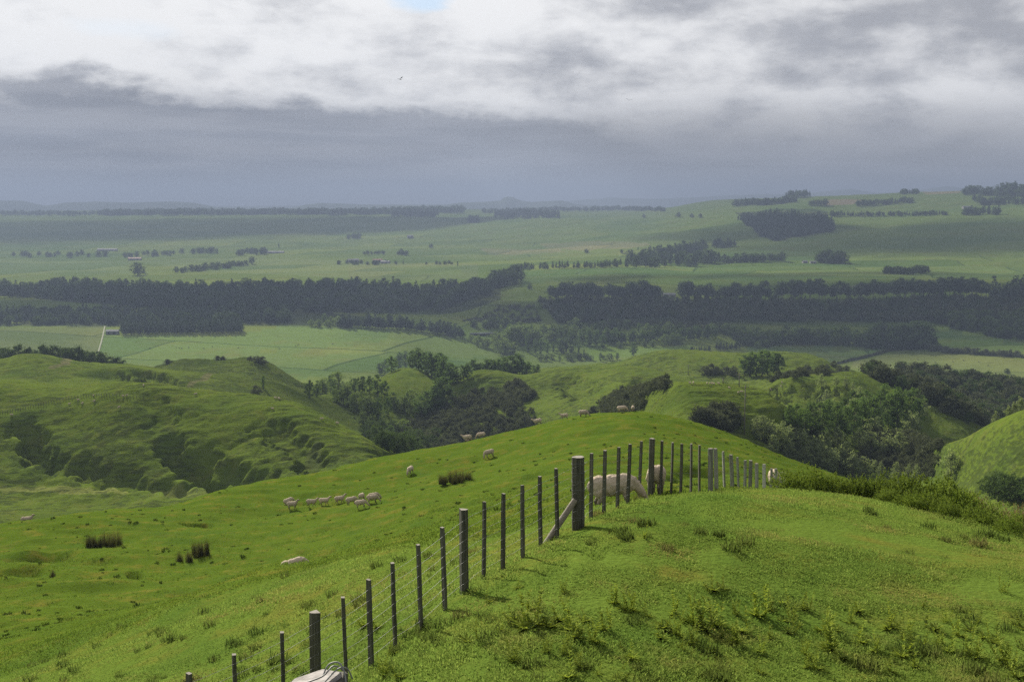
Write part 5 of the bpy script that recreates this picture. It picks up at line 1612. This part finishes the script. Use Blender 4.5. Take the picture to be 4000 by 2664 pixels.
GB = [spiny_mesh(500 + i, 700, M_gorse, .75, .9, .14) for i in range(4)]
SB = [spiny_mesh(520 + i, 480, M_seed, .8, .9, .16) for i in range(2)]
for px, py, hp, Y, wd, lab in [
    (1835, 1136, 46, 30.5, 1.0, 'gorse bush at the end of the old grey fence'), (1885, 1138, 34, 30.6, 1.0, 'gorse bush second in the row from the old fence'), (1932, 1142, 40, 30.6, 1.0, 'gorse bush third in the row from the old fence'),
    (1982, 1146, 40, 30.4, 1.0, 'middle gorse bush of the row along the brow'), (2028, 1152, 42, 30.2, 1.0, 'gorse bush just right of the middle of the brow row'), (2078, 1158, 56, 30.0, .9, 'tall gorse bush in the brow row before the gully'),
    (2124, 1166, 60, 29.8, .9, 'tallest gorse bush of the brow row'), (2166, 1180, 62, 29.4, .9, 'gorse bush at the right end of the brow row'), (2200, 1196, 50, 28.9, .9, 'gorse bush casting a dark shadow on the right slope'),
    (2150, 1192, 34, 28.2, 1.1, 'low gorse bush in front of the right end of the row'), (2100, 1182, 30, 28.4, 1.1, 'low gorse bush in front of the tallest one'), (2190, 1215, 32, 27.4, 1.1, 'low gorse bush below the shadowed one'),
    (2270, 1245, 40, 26.6, 1.0, 'gorse bush before the brown seed-head bushes'), (2320, 1265, 36, 25.6, 1.0, 'gorse bush nearest the right edge'), (2052, 1165, 26, 29.0, 1.2, 'low gorse bush in front of the middle of the row')]:
    q = at(px, py, Y); p = Vector((q.x, Y, float(ground(q.x, Y)[0])))
    h = hp * Y / FPX / .62
    tag(link('gorse_bush', GB[rnd.randrange(4)], None, p, (0, 0, rnd.uniform(0, 6.28)), (max(h, .5) * wd * 1.25, max(h, .5) * wd * 1.25, h * 1.15)), lab, 'bush', 'gorse bushes along the brow')
for px, py, hp, Y, lab in [(2262, 1215, 62, 29.5, 'brown seed-headed bush left of its twin by the right edge'), (2330, 1215, 60, 29.0, 'brown seed-headed bush touching the right edge'), (2240, 1190, 40, 31, 'small brownish bush behind the gorse at right')]:
    q = at(px, py, Y); p = Vector((q.x, Y, float(ground(q.x, Y)[0])))
    h = hp * Y / FPX / .62
    tag(link('seed_head_bush', SB[rnd.randrange(2)], None, p, (0, 0, rnd.uniform(0, 6.28)), (h * 1.1, h * 1.1, h)), lab, 'bush', 'brown bushes at the right')

# ------------------------------------------------------------------ farm track, river, buildings, poles, stock
m_, gg = mat('gravel_track')
out(gg, principled(gg, gg.mix(gg.noise(gg.node('ShaderNodeNewGeometry').outputs['Position'], .5, 3), c4((.075, .092, .04)), c4((.11, .12, .06))), .95))
for pl, wd, nm in [([(241, 751), (237, 770), (232, 790), (226, 810)], 1.1, 'farm_track'), ([(1880, 664), (1960, 660), (2030, 655), (2090, 650)], 5.0, 'farm_track')]:
    w_ = hits([a for a, b in pl], [b for a, b in pl], 1150)
    xs = np.interp(np.linspace(0, len(pl) - 1, 40), range(len(pl)), w_[:, 0]); ys = np.interp(np.linspace(0, len(pl) - 1, 40), range(len(pl)), w_[:, 1])
    dx_ = np.gradient(xs); dy_ = np.gradient(ys); n_ = np.hypot(dx_, dy_)
    ax_, ay_ = -dy_ / n_ * wd, dx_ / n_ * wd
    v = []
    for i in range(40):
        for sgn in (-1, 1):
            X, Y = xs[i] + sgn * ax_[i], ys[i] + sgn * ay_[i]
            v.append((X, Y, float(ground(X, Y)[0]) + .8))
    f = [(2 * i, 2 * i + 1, 2 * i + 3, 2 * i + 2) for i in range(39)]
    tag(link(nm, mesh_np(nm, v, f, [MATS['gravel_track']])), kind='structure')
m_, gg = mat('river_water')
out(gg, principled(gg, c4((.10, .12, .12)), .08, bump(gg, gg.noise(gg.node('ShaderNodeNewGeometry').outputs['Position'], .2, 3), .05), .5))
pl = [(1078, 767), (1100, 765), (1135, 766), (1150, 768), (1130, 773), (1100, 772), (1080, 770)]
w_ = hits([a for a, b in pl], [b for a, b in pl], 1150)
zr = float(w_[:, 2].max()) + .6
me = bpy.data.meshes.new('river'); me.from_pydata([(p[0], p[1], zr) for p in w_], [], [tuple(range(len(pl)))]); me.materials.append(m_); me.update()
tag(link('river', me), kind='structure')

m_, gg = mat('shed_wall'); out(gg, principled(gg, c4((.24, .235, .22)), .8))
m_, gg = mat('shed_wall_dark'); out(gg, principled(gg, c4((.16, .17, .15)), .8))
m_, gg = mat('shed_roof'); out(gg, principled(gg, c4((.15, .16, .17)), .8))
m_, gg = mat('roof_red'); out(gg, principled(gg, c4((.22, .09, .06)), .7))
m_, gg = mat('dark_opening'); out(gg, principled(gg, c4((.02, .02, .022)), .6))


def shed(px, py, L_, W_, H_, rz, label, wall='shed_wall', roof='shed_roof', ymin=1200):
    p = hit(px, py, ymin)
    o = link('farm_shed', None, None, p, (0, 0, rz)); tag(o, label, 'building', 'far farm buildings')
    hw, hl_ = W_ / 2, L_ / 2
    rz_ = H_ + W_ * .22
    wv = [(-hl_, -hw, -.5), (hl_, -hw, -.5), (hl_, hw, -.5), (-hl_, hw, -.5), (-hl_, -hw, H_), (hl_, -hw, H_), (hl_, hw, H_), (-hl_, hw, H_), (-hl_, 0, rz_), (hl_, 0, rz_)]
    wf = [(0, 1, 5, 4), (1, 2, 6, 9, 5), (2, 3, 7, 6), (3, 0, 4, 8, 7)]
    me = bpy.data.meshes.new('wall'); me.from_pydata(wv, [], wf); me.materials.append(MATS[wall]); me.update(); link('wall', me, o)
    e = .4; t = .18
    rv = []
    for z_ in (0, t):
        rv += [(-hl_ - e, -hw - e, H_ - .16 + z_ + .02), (hl_ + e, -hw - e, H_ - .16 + z_ + .02), (hl_ + e, 0, rz_ + z_ + .02), (-hl_ - e, 0, rz_ + z_ + .02), (hl_ + e, hw + e, H_ - .16 + z_ + .02), (-hl_ - e, hw + e, H_ - .16 + z_ + .02)]
    rf = [(6, 7, 8, 9), (9, 8, 10, 11), (3, 2, 1, 0), (5, 4, 2, 3), (0, 1, 7, 6), (4, 5, 11, 10), (1, 2, 8, 7), (2, 4, 10, 8), (3, 0, 6, 9), (5, 3, 9, 11)]
    me = bpy.data.meshes.new('roof'); me.from_pydata(rv, [], rf); me.materials.append(MATS[roof]); me.update(); link('roof', me, o)
    for dx_ in (-L_ * .25, L_ * .2):
        dv = [(dx_ - L_ * .09, -hw - .04, -.3), (dx_ + L_ * .09, -hw - .04, -.3), (dx_ + L_ * .09, -hw - .04, H_ * .75), (dx_ - L_ * .09, -hw - .04, H_ * .75),
              (dx_ - L_ * .09, -hw + .05, -.3), (dx_ + L_ * .09, -hw + .05, -.3), (dx_ + L_ * .09, -hw + .05, H_ * .75), (dx_ - L_ * .09, -hw + .05, H_ * .75)]
        me = bpy.data.meshes.new('door'); me.from_pydata(dv, [], [(0, 1, 2, 3), (1, 5, 6, 2), (3, 2, 6, 7), (4, 0, 3, 7)]); me.materials.append(MATS['dark_opening']); me.update(); link('door', me, o)


shed(259, 768, 18, 9, 4.5, .1, 'dark hay barn beside the clipped pine block', 'shed_wall_dark', 'shed_roof')
shed(868, 603, 26, 12, 6, .2, 'left farmhouse of the far terrace hamlet', 'shed_wall', 'roof_red', 1900)
shed(886, 606, 24, 12, 5, -.3, 'right farmhouse of the far terrace hamlet', 'shed_wall', 'shed_roof', 1900)
shed(812, 603, 30, 14, 6, .4, 'pale shed at the left of the far terrace hamlet', 'shed_wall', 'shed_roof', 1900)
shed(632, 583, 60, 14, 5, .0, 'long pale shed alone on the far left terrace', 'shed_wall', 'shed_roof', 1900)
shed(247, 577, 70, 16, 5, .0, 'long pale roof among trees at the far left', 'shed_wall', 'shed_roof', 1900)
shed(310, 598, 40, 14, 5, .1, 'low pale shed near the round tree at left', 'shed_wall', 'roof_red', 1900)
shed(1850, 605, 11, 8, 4, .2, 'left small white shed by the dense dark clump', 'shed_wall', 'shed_roof', 1900)
shed(1869, 606, 14, 8, 4, -.1, 'right small white shed touching the dense dark clump', 'shed_wall', 'shed_roof', 1900)
shed(1538, 684, 20, 10, 5, .1, 'pale farm building between the pine rows', 'shed_wall', 'shed_roof', 1700)
shed(1796, 788, 14, 8, 4.5, .2, 'pale house among the riverside trees at right', 'shed_wall', 'roof_red', 1200)
shed(943, 547, 22, 14, 7, .3, 'small hut alone on the far slope left of centre', 'shed_wall_dark', 'shed_roof', 3000)
shed(2222, 480, 30, 14, 6, .1, 'pale house on the high right plateau', 'shed_wall', 'shed_roof', 3000)

m_, gg = mat('pole_timber'); out(gg, principled(gg, gg.mix(gg.noise(gg.node('ShaderNodeTexCoord').outputs['Object'], 3, 3), c4((.10, .09, .075)), c4((.17, .155, .13))), .85))
heads = []
for px, py, tpy, ym, arm, lab in [(1711, 1000, 884, 200, True, 'tall nearest power pole at the edge of the young poplars'), (1699, 889, 857, 380, True, 'power pole with crossarm standing on the pale hill crest'), (1582, 862, 838, 600, True, 'farthest power pole on the hill behind the pale crest'),
                                 (1662, 882, 869, 380, False, 'short leaning pole left of the crossarm power pole')]:
    p = hit(px, py, ym, 900)
    h = (py - tpy) * p.y / FPX
    o = link('power_pole', None, None, p); tag(o, lab, 'power pole', 'power poles')
    link('pole', mesh_py('pole', [tube([(0, 0, -.5), (0, 0, h)], [.20, .13], 8)], MATS['pole_timber'], True), o)
    if arm:
        link('crossarm', mesh_py('crossarm', [tube([(-1.3, 0, h - .5), (1.3, .2, h - .5)], [.09, .09], 4)], MATS['pole_timber']), o)
        for k_ in (-1.15, 0.35, 1.15):
            link('insulator', mesh_py('insulator', [tube([(k_, .1, h - .42), (k_, .1, h - .15)], [.06, .05], 6)], MATS['shed_wall'], True), o)
        heads.append([p + Vector((k_, .1, h - .15)) for k_ in (-1.15, 0.35, 1.15)])
m_, gg = mat('cable'); out(gg, principled(gg, c4((.03, .03, .03)), 1.0, None, 0.0))
for (a, b, w_) in [(heads[0], heads[1], 'between the nearest pole and the hill-crest pole'), (heads[1], heads[2], 'between the hill-crest pole and the farthest pole')]:
    for k_, nm in enumerate(('left', 'middle', 'right')):
        pts = []
        for i in range(21):
            t = i / 20
            q = a[k_].lerp(b[k_], t); q.z -= 4 * (a[k_] - b[k_]).length * .012 * t * (1 - t)
            pts.append(q)
        tag(link('power_cable', mesh_py('cable', [tube(pts, .016, 4)], m_)), nm + ' power cable ' + w_, 'cable')

# fence far off on the rough left hill: posts only a few pixels high
root4 = link('wire_fence', None)
pl = [(0, 952), (60, 940), (120, 925), (190, 912), (250, 910), (330, 916)]
sp = []
for i in range(52):
    t = i / 51 * (len(pl) - 1)
    sp.append((np.interp(t, range(len(pl)), [a for a, b in pl]), np.interp(t, range(len(pl)), [b for a, b in pl])))
w_ = hits([a for a, b in sp], [b for a, b in sp], 300, 700)
root4.location = tuple(w_[0])
tag(root4, 'thin dark fence line running over the rough left hill', 'fence')
pm = mesh_py('post', [tube([(0, 0, -.3), (0, 0, 1.15)], [.09, .08], 6)], M_post)
for p in w_:
    link('post', pm, root4, Vector(p) - root4.location)
for hz in (.5, 1.0):
    link('wire', mesh_py('wire', [tube([Vector(p) - root4.location + Vector((0, 0, hz)) for p in w_], .012, 4)], M_wire), root4)


# cattle specks on the valley fields
def cow_mesh():
    bm = bmesh.new()
    blob(bm, (0, 0, .95), (.75, .32, .36)); blob(bm, (.55, 0, 1.0), (.35, .28, .34)); blob(bm, (-.6, 0, 1.0), (.32, .3, .34))
    limb(bm, [(.8, 0, 1.05), (1.1, 0, .8), (1.3, 0, .45)], [.2, .14, .12]); blob(bm, (1.36, 0, .32), (.22, .1, .12), 1.0)
    for x_, y_ in ((.6, .2), (.55, -.2), (-.65, .2), (-.7, -.2)):
        limb(bm, [(x_, y_, .8), (x_ + .03, y_, .4), (x_, y_, .06)], [.13, .08, .07])
    me0 = bpy.data.meshes.new('tmp'); bm.to_mesh(me0); bm.free()
    o = bpy.data.objects.new('tmp', me0); COL.objects.link(o)
    md = o.modifiers.new('r', 'REMESH'); md.mode = 'VOXEL'; md.voxel_size = .07
    me = bpy.data.meshes.new_from_object(o.evaluated_get(bpy.context.evaluated_depsgraph_get()))
    bpy.data.objects.remove(o)
    m_, gg = mat('cattle_coat'); out(gg, principled(gg, c4((.025, .022, .02)), .8))
    me.materials.clear(); me.materials.append(m_)
    return me


CW = cow_mesh()
for px, py, grp in [(345, 802, 0), (405, 800, 0), (412, 801, 0), (418, 802, 0), (434, 800, 0), (468, 803, 0), (488, 798, 0), (548, 801, 0), (642, 803, 0), (680, 797, 0), (686, 794, 0), (765, 792, 0),
                    (2110, 828, 1), (2150, 835, 1), (2190, 832, 1), (2215, 830, 1), (2250, 833, 1), (2120, 842, 1), (2272, 842, 1)]:
    p = hit(px, py, 1100)
    tag(link('cattle', CW, None, p, (0, 0, rnd.uniform(0, 6.28)), 1.2), ['tiny dark cattle beast grazing the wide green valley field', 'tiny dark cattle beast grazing the pale right-hand field'][grp], 'cattle', ['cattle on the green field', 'cattle on the pale field'][grp])

# two birds high over the valley
m_, gg = mat('bird'); out(gg, principled(gg, c4((.02, .02, .022)), .8))
for px, py, Y, lab in [(920, 183, 120, 'left of two tiny dark birds against the cloud'), (1446, 231, 140, 'right of two tiny dark birds against the cloud')]:
    q = at(px, py, Y)
    v = [(0, .16, 0), (0, -.18, .0), (-.05, 0, .03), (.05, 0, .03), (0, 0, -.05), (-.45, -.02, .14), (-.25, .10, .10), (-.22, -.06, .10), (.45, -.02, .14), (.25, .10, .10), (.22, -.06, .10)]
    f = [(0, 2, 3), (1, 3, 2), (0, 4, 2), (0, 3, 4), (1, 2, 4), (1, 4, 3), (2, 6, 5, 7), (3, 10, 8, 9)]
    me = bpy.data.meshes.new('bird'); me.from_pydata(v, [], f); me.materials.append(m_); me.update()
    tag(link('bird', me, None, q, (.1, .2, rnd.uniform(0, 6))), lab, 'bird')
